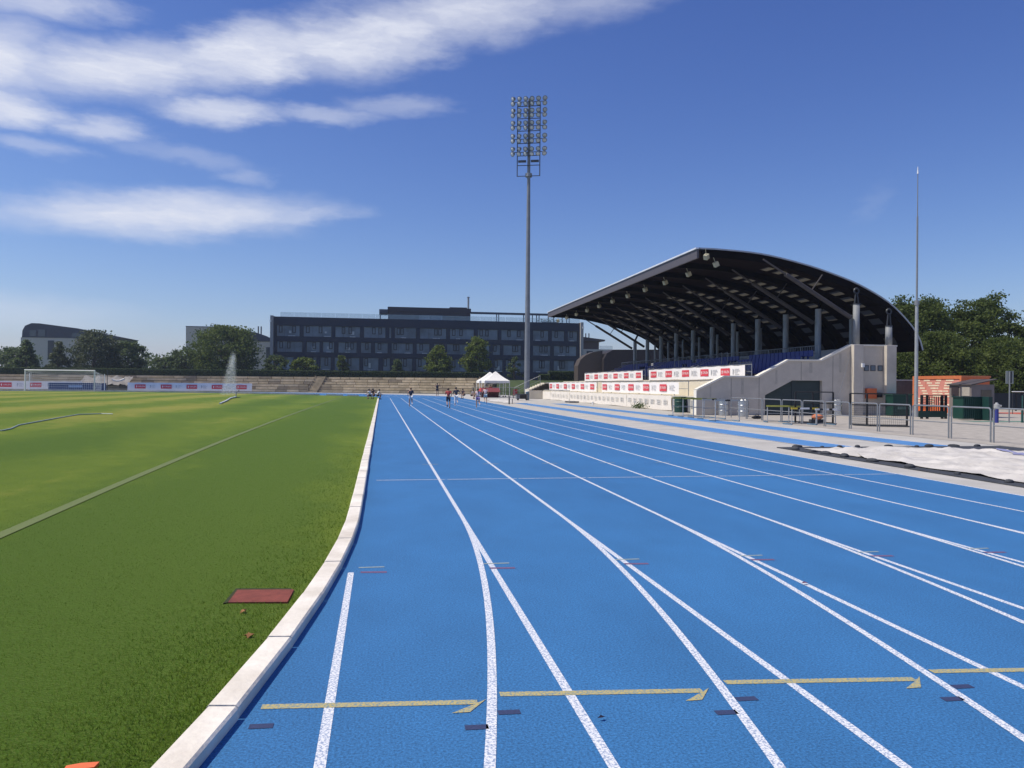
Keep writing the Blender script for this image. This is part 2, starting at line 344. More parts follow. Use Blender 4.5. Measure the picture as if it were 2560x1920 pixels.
# ------------------------------------------------------------------ ground, track, lawn
XK, YT1, YT2, RK = -.23, 9.4, 93.8, 36.5      # kerb line, ends of the straight, kerb radius
CX = XK-RK
def bend_pts(r, far, n=48, a1=math.pi/2):
    """arc from the straight round the bend; far end or near end"""
    out = []
    for i in range(n+1):
        a = a1*i/n; out.append((CX+r*math.cos(a), (YT2+r*math.sin(a)) if far else (YT1-r*math.sin(a))))
    return out
g = sheet('ground', [(-1500, -600), (1500, -600), (1500, 2600), (-1500, 2600)], -.06, GROUND); tag(g, kind='structure')
g = sheet('pale_pavement', [(-130, -60), (60, -60), (60, 145), (-130, 145)], -.012, PAVE); tag(g, kind='structure')
g = sheet('gravel_yard', [(17.4, -30), (75, -30), (75, 60), (18.4, 60), (18.3, 47), (17.4, 44)], -.006, GRAVEL); tag(g, kind='structure')
# the blue oval: straight plus both bends, its outer edge 8 lanes out, inner edge under the lawn
outer = RK+9.78
poly = [(CX+RK+9.78, -40)] + [(9.55, YT2)] + bend_pts(outer, True, 40, math.pi*.9)[1:] + [(-30, 100), (-6, 96), (-6, -40)]
track = sheet('running_track', poly, 0, TRK); tag(track, kind='structure')
dz = sheet('grey_blue_zone', [(-90, 96), (-6, 96), (-2, 93.8), (-3, 96), (-8, 108), (-20, 122), (-36, 127), (-60, 122), (-80, 105)], .004, mat('faded_blue_rubber', (.17, .27, .36), .8, var=.1, scale=.5)); tag(dz, kind='structure')
for nm, x0, x1, y0, y1 in (('runway', 11.58, 12.72, 18.8, 70), ('runway', 14.66, 15.78, 16, 66)):
    g = sheet(nm, [(x0, y0), (x1, y0), (x1, y1), (x0, y1)], -.004, RUNWAY); tag(g, kind='structure')
    MB().add([(x0-.05, y0, -.002), (x0, y0, -.002), (x0, y1, -.002), (x0-.05, y1, -.002)], [(0, 1, 2, 3)]).add([(x1, y0, -.002), (x1+.05, y0, -.002), (x1+.05, y1, -.002), (x1, y1, -.002)], [(0, 1, 2, 3)]).build('edge_line', WLINE, g)
LX = [.976+1.22*i for i in range(8)]
for i, x in enumerate(LX):
    MB().quad((x-.025, -8, .0012), (x+.025, -8, .0012), (x+.025, 88 if i < 7 else YT2, .0012), (x-.025, 88 if i < 7 else YT2, .0012)).build('lane_line', WLINE, track)
    r = RK+1.206+1.22*i; pts = bend_pts(r, False, 60, .5); b = MB()
    for (p, q) in zip(pts, pts[1:]):
        c = Vector((CX, YT1, 0)); n1 = (Vector((*p, 0))-c).normalized()*.025; n2 = (Vector((*q, 0))-c).normalized()*.025
        b.quad((p[0]-n1.x, p[1]-n1.y, .0022), (p[0]+n1.x, p[1]+n1.y, .0022), (q[0]+n2.x, q[1]+n2.y, .0022), (q[0]-n2.x, q[1]-n2.y, .0022))
    b.build('bend_line', WLINE, track)
    if i < 7:
        pts = bend_pts(r, True, 50, 1.9); b = MB()
        for (p, q) in zip(pts, pts[1:]):
            c = Vector((CX, YT2, 0)); n1 = (Vector((*p, 0))-c).normalized()*.025; n2 = (Vector((*q, 0))-c).normalized()*.025
            b.quad((p[0]-n1.x, p[1]-n1.y, .0012), (p[0]+n1.x, p[1]+n1.y, .0012), (q[0]+n2.x, q[1]+n2.y, .0012), (q[0]-n2.x, q[1]-n2.y, .0012))
        b.build('bend_line', WLINE, track)
MB().quad((-.265, -6, .0012), (-.215, -6, .0012), (-.215, 6.65, .0012), (-.265, 6.65, .0012)).build('chute_line', WLINE, track)
xs = [-.17]+LX
for i in range(8):
    MB().quad((xs[i]+(.13 if i else .1), 12.93, .0026), (xs[i+1]+.1, 12.93, .0026), (xs[i+1]+.1, 12.965, .0026), (xs[i]+(.13 if i else .1), 12.965, .0026)).build('cross_line', WLINE, track)
# half arrows of the relay zone, small start ticks, black tape
def ring_x(i, y): r = RK+1.206+1.22*i if i >= 0 else RK; return CX+math.sqrt(max(0, r*r-(YT1-y)**2))
for i in range(-1, 7):
    y = 3.95-.02*(i+1); x0 = ring_x(i, y)+(.07 if i < 0 else .04); x1 = x0+1.06
    sl_ = -.11/1.06 if i >= 0 else -.1/1.06
    b = MB(); b.quad((x0, y-.028, .0022), (x1, y-.028+sl_*1.06, .0022), (x1, y+.028+sl_*1.06, .0022), (x0, y+.028, .0022))
    ye = y+sl_*1.06; b.quad((x1-.02, ye-.028, .00302), (x1+.05, ye+.028, .00302), (x1-.05, ye-.115, .00302), (x1-.14, ye-.115, .00302))
    b.build('half_arrow', YLINE, track)
    for (dx, dy) in ((.03, -.22), (-.125, -.36)):
        if i < 0 and dx < 0: continue
        yy = y+dy; xx = ring_x(i, yy)+dx+(0 if i >= 0 else .05)
        MB().quad((xx, yy-.025, .0022), (xx+.11, yy-.03, .0022), (xx+.11, yy+.02, .0022), (xx, yy+.025, .0022)).build('tape_mark', mat('black_tape', (.030, .045, .115), .8, var=.2, scale=60), track)
TICK = mat('faded_yellow_tick', (.27, .33, .33), .8, var=.25, scale=50); RTICK = mat('red_tick', (.15, .085, .17), .8, var=.3, scale=50)
for i in range(-1, 7):
    x = LX[i] if i >= 0 else -.13
    MB().quad((x-.06 if i >= 0 else x-.05, 6.80, .0022), (x+.17, 6.80, .0022), (x+.17, 6.83, .0022), (x-.06 if i >= 0 else x-.05, 6.83, .0022)).build('yellow_tick', TICK, track)
    MB().quad((x-.03, 6.62, .0022), (x+.19, 6.60, .0022), (x+.19, 6.65, .0022), (x-.03, 6.67, .0022)).build('red_tick', RTICK, track)
    if i >= 0: MB().quad((x-.16, 15.4, .0022), (x+.16, 15.4, .0022), (x+.16, 15.44, .0022), (x-.16, 15.44, .0022)).build('white_tick', TICK, track)

# kerb: one block per metre along the straight and round the near bend
kerb = setting('kerb')
def kerb_path(s):          # arc length from the near tangent point, negative round the bend
    if s >= 0: return (XK, YT1+s), (1, 0)
    a = -s/RK; return (CX+RK*math.cos(a), YT1-RK*math.sin(a)), (math.cos(a), -math.sin(a))
s0 = -14.6; j = 0
while s0 < 74.2:
    L = 1.0; h = .067+.003*math.sin(j*2.1); g_ = .006
    (p, n), (q, n2) = kerb_path(s0+g_), kerb_path(s0+L-g_)
    jx = rng.uniform(-.004, .004); vs = []
    for (P_, nn) in ((p, n), (q, n2)):
        ox, oy = P_; ox += nn[0]*jx; oy += nn[1]*jx
        for d, z in ((0, -.02), (0, h-.012), (-.012, h), (-.138, h), (-.15, h-.012), (-.15, -.02)): vs.append((ox+nn[0]*d, oy+nn[1]*d, z))
    fs = [(i, (i+1) % 6, 6+(i+1) % 6, 6+i) for i in range(6)] + [(5, 4, 3, 2, 1, 0), (6, 7, 8, 9, 10, 11)]
    MB().add(vs, fs).build('kerb_block', KERB, kerb); s0 += L; j += 1
# pale board kerb along the far end of the lawn, in lengths with two gaps
def crown(x): return .44*max(0, 1-((x+37)/36.7)**2)
x = -78.0
for k, (a, b_) in enumerate([(x+4*i, x+4*i+3.96) for i in range(17)] + [(-10, -7.4), (-6.6, -4.6), (-4.1, -2.7)]):
    za, zb = crown(a), crown(b_)
    MB().add([(a, 96.1, za-.05), (b_, 96.1, zb-.05), (b_, 96.3, zb-.05), (a, 96.3, za-.05), (a, 96.1, za+.17), (b_, 96.1, zb+.17), (b_, 96.3, zb+.17), (a, 96.3, za+.17)],
             [(0, 1, 5, 4), (1, 2, 6, 5), (2, 3, 7, 6), (3, 0, 4, 7), (4, 5, 6, 7)]).build('kerb_block', KERB, kerb)

# lawn with its crowned surface
ys = np.concatenate([np.linspace(-26, 12, 39), np.linspace(14, 96, 42)])
V = []; F = []; nx = 61
for y in ys:
    xk = XK-.152 if y >= YT1 else CX+math.sqrt(max(1, (RK-.152)**2-(YT1-y)**2))
    xs_ = -75+(xk+75)*(np.linspace(0, 1, nx)**.8)
    for x in xs_: V.append((x, y, crown(x) + (.012 if x < xk-.3 else 0)))
hole = (-1.075, -.635, 5.74, 6.1)
for i in range(len(ys)-1):
    for j in range(nx-1): F.append((i*nx+j, i*nx+j+1, (i+1)*nx+j+1, (i+1)*nx+j))
lawn = link('lawn', npmesh('lawn', V, F, LAWN)); tag(lawn, kind='structure')
def strip(name, x0, x1, y0, y1, m, dz, n=30):
    b = MB(); yy = np.linspace(y0, y1, n)
    for a, c in zip(yy, yy[1:]): b.quad((x0, a, crown(x0)+dz), (x1, a, crown(x1)+dz), (x1, c, crown(x1)+dz), (x0, c, crown(x0)+dz))
    return b.build(name, m, lawn)
tl = MB(); yy = np.linspace(-6, 95.9, 60)
def tlx(y): return -3.50-.14*max(0, min(1, (y+6)/14))-.68*(1-math.exp(-max(0, y-8)/16))
for a, c in zip(yy, yy[1:]):
    xa, xc = tlx(a), tlx(c); tl.quad((xa-.07, a, crown(xa)+.018), (xa+.07, a, crown(xa)+.018), (xc+.07, c, crown(xc)+.018), (xc-.07, c, crown(xc)+.018))
tl.build('touch_line', line_mat('worn_lawn_line', (.135, .160, .036), (.095, .140, .018), .5), lawn)
# grass blades near the camera
n = 240000
d = 2.2*np.exp(rng.random(n)**1.15*math.log(20/2.2)); ang = R(-33)+rng.random(n)*R(62)
gx = d*np.sin(ang+YAW-.17); gy = d*np.cos(ang+YAW-.17)
kx = np.where(gy >= YT1, XK-.155, CX+np.sqrt(np.maximum(1, (RK-.155)**2-(YT1-gy)**2)))
keep = (gx < kx) & ~((gx > hole[0]) & (gx < hole[1]) & (gy > hole[2]) & (gy < hole[3]))
gx, gy = gx[keep], gy[keep]; n = len(gx)
gz = np.array([crown(x) for x in gx]); hgt = rng.uniform(.008, .022, n)*np.clip(1.15-gy/24, .3, 1); wd = rng.uniform(.0011, .0024, n)*(1+gy*.12)
t = rng.random(n)*2*math.pi; ln = rng.uniform(.3, 2.0, n)*hgt; lt = rng.random(n)*2*math.pi
A = np.stack([gx-np.cos(t)*wd, gy-np.sin(t)*wd, gz], 1); B = np.stack([gx+np.cos(t)*wd, gy+np.sin(t)*wd, gz], 1)
C_ = np.stack([gx+np.cos(lt)*ln, gy+np.sin(lt)*ln, gz+hgt+.008], 1)
V = np.empty((3*n, 3)); V[0::3] = A; V[1::3] = B; V[2::3] = C_
gr = link('grass', npmesh('grass', V, np.arange(3*n).reshape(-1, 3), leafmat('grass_blades', (.075, .150, .010), (.170, .240, .034), .5))); tag(gr, kind='stuff')
# hole with red plate, leaves, orange marker
pl = thing('ground_plate', 'rusty red square plate sunk in the grass beside the white kerb', 'plate', (-.85, 5.9, 0))
def lz(x): return crown(x)+.012
def lawn_patch(name, poly, dz, m, parent):
    b = MB(); n = len(poly); b.add([(x, y, lz(x)+dz) for x, y in poly]+[(x, y, lz(x)-.03) for x, y in poly], [tuple(range(n))]+[(i, n+i, n+(i+1) % n, (i+1) % n) for i in range(n)]); return b.build(name, m, parent)
lawn_patch('plate', [(-1.065, 5.75), (-.655, 5.74), (-.645, 6.08), (-1.06, 6.09)], .003, mat('red_brown_rubber', (.20, .05, .035), .85, var=.25, scale=14, bump=.4, bscale=90), pl)
lawn_patch('rim', [(-1.095, 5.73), (-1.066, 5.75), (-1.061, 6.09), (-.66, 6.082), (-.67, 6.12), (-1.08, 6.135)], .002, mat('soil_recess_shade', (.035, .04, .012), .95), pl)  # dark soil edging, toned as recess shade so the plate looks sunk
b = MB(); b.prism([(-1.235, 3.31), (-1.125, 3.33), (-1.12, 3.375), (-1.19, 3.375), (-1.24, 3.36)], 'z', .035, .05)
tag(b.build('marker_disc', mat('orange_plastic', (.75, .16, .05), .5)), 'flat orange plastic marker lying on the grass at the bottom edge', 'marker')
def leaf(x, y, z, r, rz, col, label):
    b = MB(); pts = []
    for i in range(9):
        a = 2*math.pi*i/9; rr = r*(1 if i % 2 else .55); pts.append((x+math.cos(a+rz)*rr, y+math.sin(a+rz)*rr, z+.012*math.sin(3*a)))
    b.add(pts+[(x, y, z+.015)], [(i, (i+1) % 9, 9) for i in range(9)]); tag(b.build('dead_leaf', col), label, 'leaf', 'dead leaves on the lawn')
LEAFC = mat('brown_leaf', (.30, .14, .05), .8, var=.3, scale=30)
leaf(-.92, 5.52, .030, .028, .3, LEAFC, 'small brown leaf just below the red plate'); leaf(-.80, 5.0, .028, .035, 1.1, LEAFC, 'pale brown leaf on the grass by the kerb')

# ------------------------------------------------------------------ far end: terraces, bank, hedges
XT0, XT1 = -74., 17.2
TR, TCX, TCY = 106., CX, 142.-106.        # the terrace follows the bend on a shallow arc
ter = thing('stone_terrace', 'long stepped terrace of tan stone blocks below the hedge at the far end', 'terrace', (0, 142, 0))
rows = 6; cnt = 0; meshes = {}; A0, A1 = (-76-TCX)/TR, math.asin((XT1-TCX)/TR)
def tpos(a, r): return (TCX+(TR+r)*math.sin(a), TCY+(TR+r)*math.cos(a)) if a > 0 else (TCX+TR*a, TCY+TR+r)
AISLES = (math.asin((-11.8-TCX)/TR), math.asin((15.6-TCX)/TR))
for r_ in range(rows):
    z1 = .46*(r_+1); a = A1-(r_ % 2)*.008
    while a > A0:
        w = random.choice((1.7, 2.1, 2.4)); da = w/TR; key = (w, random.randint(0, 2), random.choice((0, 0, 1, 1, 2, 2, 3)))
        if key not in meshes:
            meshes[key] = MB().box(-w/2+.012, w/2-.012, random.uniform(-.03, .02), .9, -.375, random.uniform(-.012, .006)).mesh('stone_block', STONE[key[2]])
        am = a-da/2
        if cnt < 298 and not any(abs(am-q)*TR < 1.0 for q in AISLES):
            o = link('stone_block', meshes[key], ter); x, y = tpos(am, r_*.85); o.location = (x, y-142, z1); o.rotation_euler = (0, 0, -max(0, am)); cnt += 1
        a -= da
def arc_prism(b, a0, a1, r0, r1, z0, z1, n=24):
    for i in range(n):
        p, q = a0+(a1-a0)*i/n, a0+(a1-a0)*(i+1)/n
        b.prism([tpos(p, r0), tpos(q, r0), tpos(q, r1), tpos(p, r1)], 'z', z0, z1)
for r_ in range(rows):
    b = MB(); arc_prism(b, A0, A1, .3+r_*.85, 1.3+r_*.85, -.1, .46*(r_+1)-.05); tag(b.build('core', STONE[3], ter), kind='stuff')
for am in AISLES:
    for k in range(12):
        b = MB(); w = .8/TR; b.prism([tpos(am-w, -.35+k*.42), tpos(am+w, -.35+k*.42), tpos(am+w, .2+k*.42), tpos(am-w, .2+k*.42)], 'z', -.05, .235*(k+1)+.02); b.build('step', STONE[1], ter)
    for k in range(6):
        w0, w1 = 1.02/TR, .82/TR; b = MB(); b.prism([tpos(am-w0, -.2+k*.85), tpos(am-w1, -.2+k*.85), tpos(am-w1, .15+k*.85), tpos(am-w0, .15+k*.85)], 'z', .46*(k+1)-.1, .46*(k+1)+.22); b.build('stair_curb', STONE[3], ter)
bk = thing('x', None, None) if False else None
bank = MB(); arc_prism(bank, A0-.8, A1, 5.2, 18, -.05, 2.60, 50); bank.box(-160, 90, 153, 300, -.05, 2.58)
bank.add([(19.5, 112, -.02), (70, 112, -.02), (70, 118, 2.35), (19.5, 118, 2.35), (19.5, 153, 2.5), (70, 153, 2.5), (19.5, 153, -.02), (19.5, 118, -.02)], [(0, 1, 2, 3), (3, 2, 5, 4), (0, 3, 7), (3, 4, 6, 7)])
tag(bank.build('grass_bank', mat('bank_grass', (.050, .075, .022), .9, var=.25, scale=.8, bump=.5, bscale=6)), kind='structure')
path_m = mat('grey_path', (.34, .34, .33), .9, var=.1)
g = sheet('terrace_path', [tpos(A0+(A1-A0)*i/30, -1.6) for i in range(31)]+[tpos(A1+(A0-A1)*i/30, .1) for i in range(31)], .002, path_m); tag(g, kind='structure')

def leaf_cloud(P, size, up_bias=.35):
    n = len(P); a = rng.normal(size=(n, 3)); a[:, 2] += up_bias; a /= np.linalg.norm(a, axis=1)[:, None]
    h = rng.normal(size=(n, 3)); u = np.cross(a, h); u /= np.linalg.norm(u, axis=1)[:, None]; w = np.cross(a, u)
    s = size*rng.uniform(.55, 1.25, n)[:, None]; V = np.empty((4*n, 3))
    V[0::4] = P-u*s*.5; V[1::4] = P+w*s*.32; V[2::4] = P+u*s*.5; V[3::4] = P-w*s*.32
    return V, np.arange(4*n).reshape(-1, 4)
def hedge(label, x0, x1, y0, y1, z0, z1, n):
    h = thing('hedge', label, 'hedge', ((x0+x1)/2, (y0+y1)/2, z0)); L = Vector(h.location)
    MB().box(x0+.05, x1-.05, y0+.08, y1-.05, z0, z1-.07).build('stems', HEDGECORE, h)
    P = np.stack([rng.uniform(x0, x1, n), rng.uniform(y0, y1, n), rng.uniform(z0, z1, n)], 1)
    k = rng.random(n); P[k < .62, 1] = y0+rng.normal(0, .04, (k < .62).sum()); m_ = k > .75; P[m_, 2] = z1+rng.normal(0, .04, m_.sum())
    V, F = leaf_cloud(P, .17); o = link('foliage', npmesh('foliage', V, F, HEDGE, L), h)
hedge('long dark clipped hedge along the top of the stone terrace', -78, 20.5, 147.7, 149.0, 2.55, 3.95, 22000)
hedge('short clipped hedge on the bank between mast and stand', 26.4, 31.4, 120, 121.6, 2.3, 3.85, 2600)
hedge('small low hedge stepping down left of the short hedge', 24.6, 26.3, 119, 120.4, 2.3, 3.3, 700)

# ------------------------------------------------------------------ trees
def tree(name, label, x, y, z0, top, wid, shape, leafm, nl, size, group='trees', trunk=.16, cl=None, lower=.12):
    H = top-z0; t = thing(name, label, 'tree' if 'shrub' not in name and 'bush' not in name else 'shrub', (x, y, z0), group); L = Vector(t.location)
    b = MB(); th = H*(.62 if shape != 'cone' else .9); k = 5; px_ = Vector((x, y, z0-.1)); r0 = wid*.045+.05
    for i in range(k):
        q = Vector((x+random.uniform(-.02, .02)*wid, y+random.uniform(-.02, .02)*wid, z0+th*(i+1)/k)); r1 = r0*(1-.8*(i+1)/k)+.02
        b.tube(px_, q, r0*(1-.8*i/k)+.02, r1, 7); px_ = q
    for i in range(7):
        a = i*2.4+random.random(); zz = z0+H*random.uniform(.2, .6); p = Vector((x, y, zz)); rr = wid*random.uniform(.25, .42)
        b.tube(p, p+Vector((math.cos(a)*rr, math.sin(a)*rr, H*random.uniform(.08, .22))), r0*.35, .015, 5)
    b.build('trunk', BARK, t)
    ncl = cl or max(14, int(nl/55))
    u = rng.random(ncl); a = rng.random(ncl)*2*math.pi; zz = lower+(1-lower)*rng.random(ncl)
    if shape == 'cone': prof = (1-((zz-lower)/(1-lower)))**.8*.98+.03
    elif shape == 'egg': q = (zz-lower)/(1-lower); prof = np.sin(math.pi*np.clip(q*.86+.12, 0, 1))**.75*(1-.25*q)
    else: q = (zz-lower)/(1-lower); prof = np.sqrt(np.clip(1-(2*q-.85)**2/1.35, .02, 1))
    rad = prof*wid/2*np.sqrt(.2+.8*u)*rng.uniform(.75, 1.18, ncl)
    Cc = np.stack([x+np.cos(a)*rad, y+np.sin(a)*rad, z0+H*zz*.97*rng.uniform(.93, 1.04, ncl)], 1)
    idx = rng.integers(0, ncl, nl); sp = max(.22, wid*.062)*(1 if shape != 'cone' else .8)*rng.uniform(.7, 1.3, ncl)[idx][:, None]
    P = Cc[idx]+rng.normal(size=(nl, 3))*np.array([1, 1, .6])*sp
    P[:, 2] = np.minimum(P[:, 2], top+.1); P[:, 2] = np.maximum(P[:, 2], z0+.15)
    V, F = leaf_cloud(P, size*1.15); link('crown', npmesh('crown', V, F, leafm, L), t)
LD = leafmat('dark_leaves', (.048, .084, .032), (.135, .175, .065), .5); LM = leafmat('mid_green_leaves', (.042, .076, .017), (.155, .195, .046), .5)
LB = leafmat('bright_leaves', (.055, .095, .012), (.18, .22, .035), .4); LG = leafmat('grey_green_leaves', (.045, .065, .030), (.13, .15, .07), .4)
LY = leafmat('yellow_green_leaves', (.07, .08, .02), (.17, .16, .05))
FT = 'trees beyond the far hedge'
far = [('broad_tree', 'dark round tree at the far left edge, beyond the hedge', -73.5, 172, 8.4, 9, 'round', LD, 1800),
 ('conifer_tree', 'pointed dark conifer standing in front of the pale curved-roof building, left of two', -65.9, 158, 9.2, 5.2, 'cone', LD, 1700),
 ('conifer_tree', 'shorter pointed olive conifer right of the dark one', -60.3, 158, 8.9, 4.8, 'cone', LG, 1500),
 ('willow_tree', 'loose grey-green tree hiding the right half of the curved-roof building', -54.0, 158, 11.3, 8.6, 'round', LG, 3000),
 ('broad_tree', 'dark tree touching the grey-green tree on its right side', -48.6, 160, 9.4, 7, 'round', LD, 2000),
 ('broad_tree', 'low dark tree in the gap left of the white block', -43.6, 166, 6.6, 6, 'round', LD, 1300),
 ('broad_tree', 'dark bushy tree at the foot of the white block', -38.6, 162, 8.5, 6.2, 'round', LD, 1800),
 ('broad_tree', 'big round dark green tree in front of the white block', -30.3, 159, 12.7, 12.4, 'round', LM, 6500),
 ('round_bush', 'rounded dark bush beside the left corner of the navy building', -20.4, 155, 7.1, 4.3, 'round', LD, 1200),
 ('round_bush', 'spreading yellowish bush before the navy building', -15.0, 155, 6.5, 5.0, 'round', LB, 1300),
 ('slim_tree', 'slim twiggy tree before the navy building', -7.6, 155, 7.2, 3.4, 'cone', LM, 1000),
 ('conifer_tree', 'small dark conical tree at the middle of the navy building', 3.05, 155, 6.8, 3.2, 'cone', LD, 1000),
 ('pear_tree', 'bright green egg-shaped tree before the navy building, the shorter of two', 11.4, 155, 9.3, 5.4, 'egg', LB, 2300),
 ('pear_tree', 'tallest bright green tree before the navy building', 19.0, 155, 11.4, 5.8, 'egg', LB, 2900)]
for (nm, lb, x, y, top, w, sh, lm, nl) in far: tree(nm, lb, x, y, 2.6, top, w, sh, lm, int(nl*2.6), .40, FT)
tree('conifer_tree', 'dark young conifer just left of the floodlight mast', 25.9, 150, 2.5, 7.4, 3.8, 'cone', LD, 1300, .36, FT)
tree('round_bush', 'sunlit yellowish shrub at the right corner of the navy building', 31.8, 114, 2.2, 5.4, 2.6, 'round', LY, 520, .25, FT)
RT = 'trees behind the kiosk on the right'
near = [('lime_tree', 'leafy tree behind the tall thin pole', 47.3, 62, 0, 9.9, 6.6), ('lime_tree', 'second leafy tree right of the pole', 50.3, 65, 0, 9.7, 6),
 ('lime_tree', 'leafy tree above the red kiosk', 52.9, 62, 0, 9.5, 6.2), ('lime_tree', 'tallest leafy tree, rising over the grey shed', 56.2, 63, 0, 10.6, 5.2),
 ('lime_tree', 'leafy tree above the metal sign', 58.8, 60, 0, 8.7, 6), ('lime_tree', 'leafy tree at the right edge of the view', 63.0, 62, 0, 10.0, 7),
 ('lime_tree', 'leafy tree partly behind the stand roof', 43.5, 67, 0, 8.6, 7)]
for (nm, lb, x, y, z0, top, w) in near: tree(nm, lb, x, y, z0, top, w, 'round', LM, 26000, .21, RT, lower=.04, cl=130)
for (lb, x, y, top, w) in [('low dark tree behind the stand end', 40.5, 57, 5.6, 6), ('dark spreading tree behind the red kiosk', 46, 57.5, 6.2, 7), ('dark tree behind the grey shed', 51.5, 57, 5.8, 7), ('dark low tree behind the metal sign', 56.5, 55.5, 5.6, 7)]:
    tree('lime_tree', lb, x, y, 0, top, w, 'round', LM, 20000, .20, RT, lower=.03, cl=110)
# far wood on the horizon
P = []
for k in range(120):
    cx, cy = rng.uniform(-170, -30), rng.uniform(250, 300); hh = rng.uniform(5, 9.0); m_ = 90
    P.append(np.stack([cx+rng.normal(0, 2.6, m_), cy+rng.normal(0, 2.6, m_), 2.5+hh*np.sqrt(rng.random(m_))], 1))
V, F = leaf_cloud(np.concatenate(P), 1.1); tag(link('far_wood', npmesh('far_wood', V, F, LD)), kind='stuff')

# ------------------------------------------------------------------ navy apartment building
bd = thing('apartment_building', 'long navy blue apartment building with three rows of windows and a roof terrace', 'building', (11, 175, 2.6))
YB = 175.
b = MB(); b.box(-23.3, 45.7, YB+.45, YB+16, 2.6, 16.1); b.build('wall', NAVY, bd)
b = MB(); b.box(-23.35, 45.75, YB, YB+.6, 14.35, 16.2); b.build('parapet', NAVY, bd)
for z0, z1 in ((10.85, 11.85), (7.45, 8.4), (2.6, 4.5)): MB().box(-23.35, 45.75, YB, YB+.44, z0, z1).build('floor_band', NAVY, bd)
def cx1(p): return 680+p/5.027
def cx2(p): return 1060+p/5.53
def uX(u): th = math.atan((u-1280)/1923)+YAW; return YB*math.tan(th)
rowsW = [(11.85, 14.35, [cx1(p) for p in (50, 345, 385, 745, 785, 1105, 1145, 1425, 1463, 1497, 1535, 1810, 1850, 2190)] + [cx2(p) for p in (350, 690, 735, 1020, 1060, 1390, 1500, 1720, 1760, 1940, 1980, 2120)]),
         (8.4, 10.85, [cx1(p) for p in (55, 380, 425, 598, 632, 780, 825, 1065, 1110, 1245, 1285, 1455, 1495, 1770, 1810, 1980, 2030, 2155)] + [cx2(p) for p in (310, 640, 700, 905, 945, 1055, 1090, 1345, 1390, 1470, 1500, 1750, 1790, 2110)]),
         (4.5, 7.45, [cx1(p) for p in (60, 270, 430, 560, 600, 740, 780, 1100, 1140, 1340, 1390, 1485, 1530, 1765, 1805, 1940, 1980, 2150)] + [cx2(p) for p in (360, 620, 680, 900, 960, 1090, 1130, 1400, 1500, 1745, 1790, 2080)])]
for z0, z1, us in rowsW:
    ws = [(uX(us[i]), uX(us[i+1])) for i in range(0, len(us), 2)]
    edges = [-23.35]+[e for w in ws for e in w]+[45.75]; 
    for i in range(0, len(edges), 2): MB().box(edges[i], edges[i+1], YB+.03, YB+.44, z0, z1).build('pier', NAVY, bd)
    for (a, c) in ws:
        f = MB(); e = .09
        f.box(a, a+e, YB+.22, YB+.34, z0, z1).box(c-e, c, YB+.22, YB+.34, z0, z1).box(a+e, c-e, YB+.22, YB+.34, z1-e, z1).box(a+e, c-e, YB+.22, YB+.34, z0, z0+e)
        wn = f.build('window', BFRAME, bd)
        MB().box(a+e, c-e, YB+.30, YB+.33, z0+e, z1-e).build('pane', GLASS, wn)
        w = c-a; nc = 0 if w < 1.2 else (1 if w < 4 else 2)
        sp = sorted(random.sample([.1, .3, .45, .62, .8], nc))
        for q in sp:
            x0 = a+e+q*(w-2*e-.75); k = MB(); zt, zb = z1-e-.02, z1-e-(z1-z0)*.62; s_ = .16
            k.box(x0, x0+s_, YB+.18, YB+.29, zb, zt).box(x0+.75-s_, x0+.75, YB+.18, YB+.29, zb, zt).box(x0+s_, x0+.75-s_, YB+.18, YB+.29, zt-s_, zt).box(x0+s_, x0+.75-s_, YB+.18, YB+.29, zb, zb+s_)
            k.build('casement', BFRAME, wn)
        if w > 2 and random.random() < .75:
            x0 = a+.5+random.random()*(w-2); k = MB()
            k.box(x0, x0+random.uniform(.8, 1.7), YB+.285, YB+.298, z0+.12, z0+.3)
            if random.random() < .55: k.box(x0+.2, x0+random.uniform(.5, 1.1), YB+.285, YB+.298, z0+random.uniform(.5, .9), z0+random.uniform(1.2, 1.9))
            k.build('blind', BLIND, wn)
        nm_ = int(w/1.6)
        if nm_ > 1:
            k = MB()
            for q in range(1, nm_): k.box(a+w*q/nm_-.025, a+w*q/nm_+.025, YB+.26, YB+.298, z0+e, z1-e)
            k.build('glazing_bar', mat('grey_glazing_bar', (.05, .065, .085), .5), wn)
MB().box(-24.0, -23.36, YB-.9, YB+16, 2.6, 16.35).build('end_fin', FIN, bd)
MB().box(45.76, 46.4, YB-.9, YB+16, 2.6, 16.35).build('end_fin', FIN, bd)
b = MB(); b.box(1.44, 20.25, YB+2.5, YB+12, 16.1, 18.2).box(1.3, 20.35, YB+2.3, YB+12.1, 18.2, 19.2); b.box(15.5, 19.5, YB+3, YB+8, 19.2, 19.5); b.build('penthouse', mat('brown_navy_cladding', (.035, .030, .042), .6, var=.2), bd)
wn = MB().box(8.3, 13.9, YB+2.42, YB+2.49, 16.3, 17.5).build('penthouse_window', BFRAME, bd); MB().box(8.4, 11.05, YB+2.38, YB+2.415, 16.35, 17.45).box(11.15, 13.8, YB+2.38, YB+2.415, 16.35, 17.45).build('pane', GLASS, wn)
MB().box(-.6, 1.3, YB+2.4, YB+8, 17.7, 18.6).box(-.5, -.2, YB+2.5, YB+2.8, 16.1, 17.7).build('porch_roof', mat('navy_steel', (.05, .065, .09), .5), bd)
b = MB(); b.box(20.36, 45.6, YB+2.4, YB+3.1, 18.05, 18.5)
b.build('pergola_beam', MATS['navy_steel'], bd)
for x in (26.4, 26.9, 32.8, 33.2, 34.9, 35.9, 36.5, 38.7, 40.0, 42.1, 43.2, 43.8): MB().box(x-.1, x+.1, YB+2.5, YB+2.7, 16.1, 18.05).build('pergola_post', MATS['navy_steel'], bd)
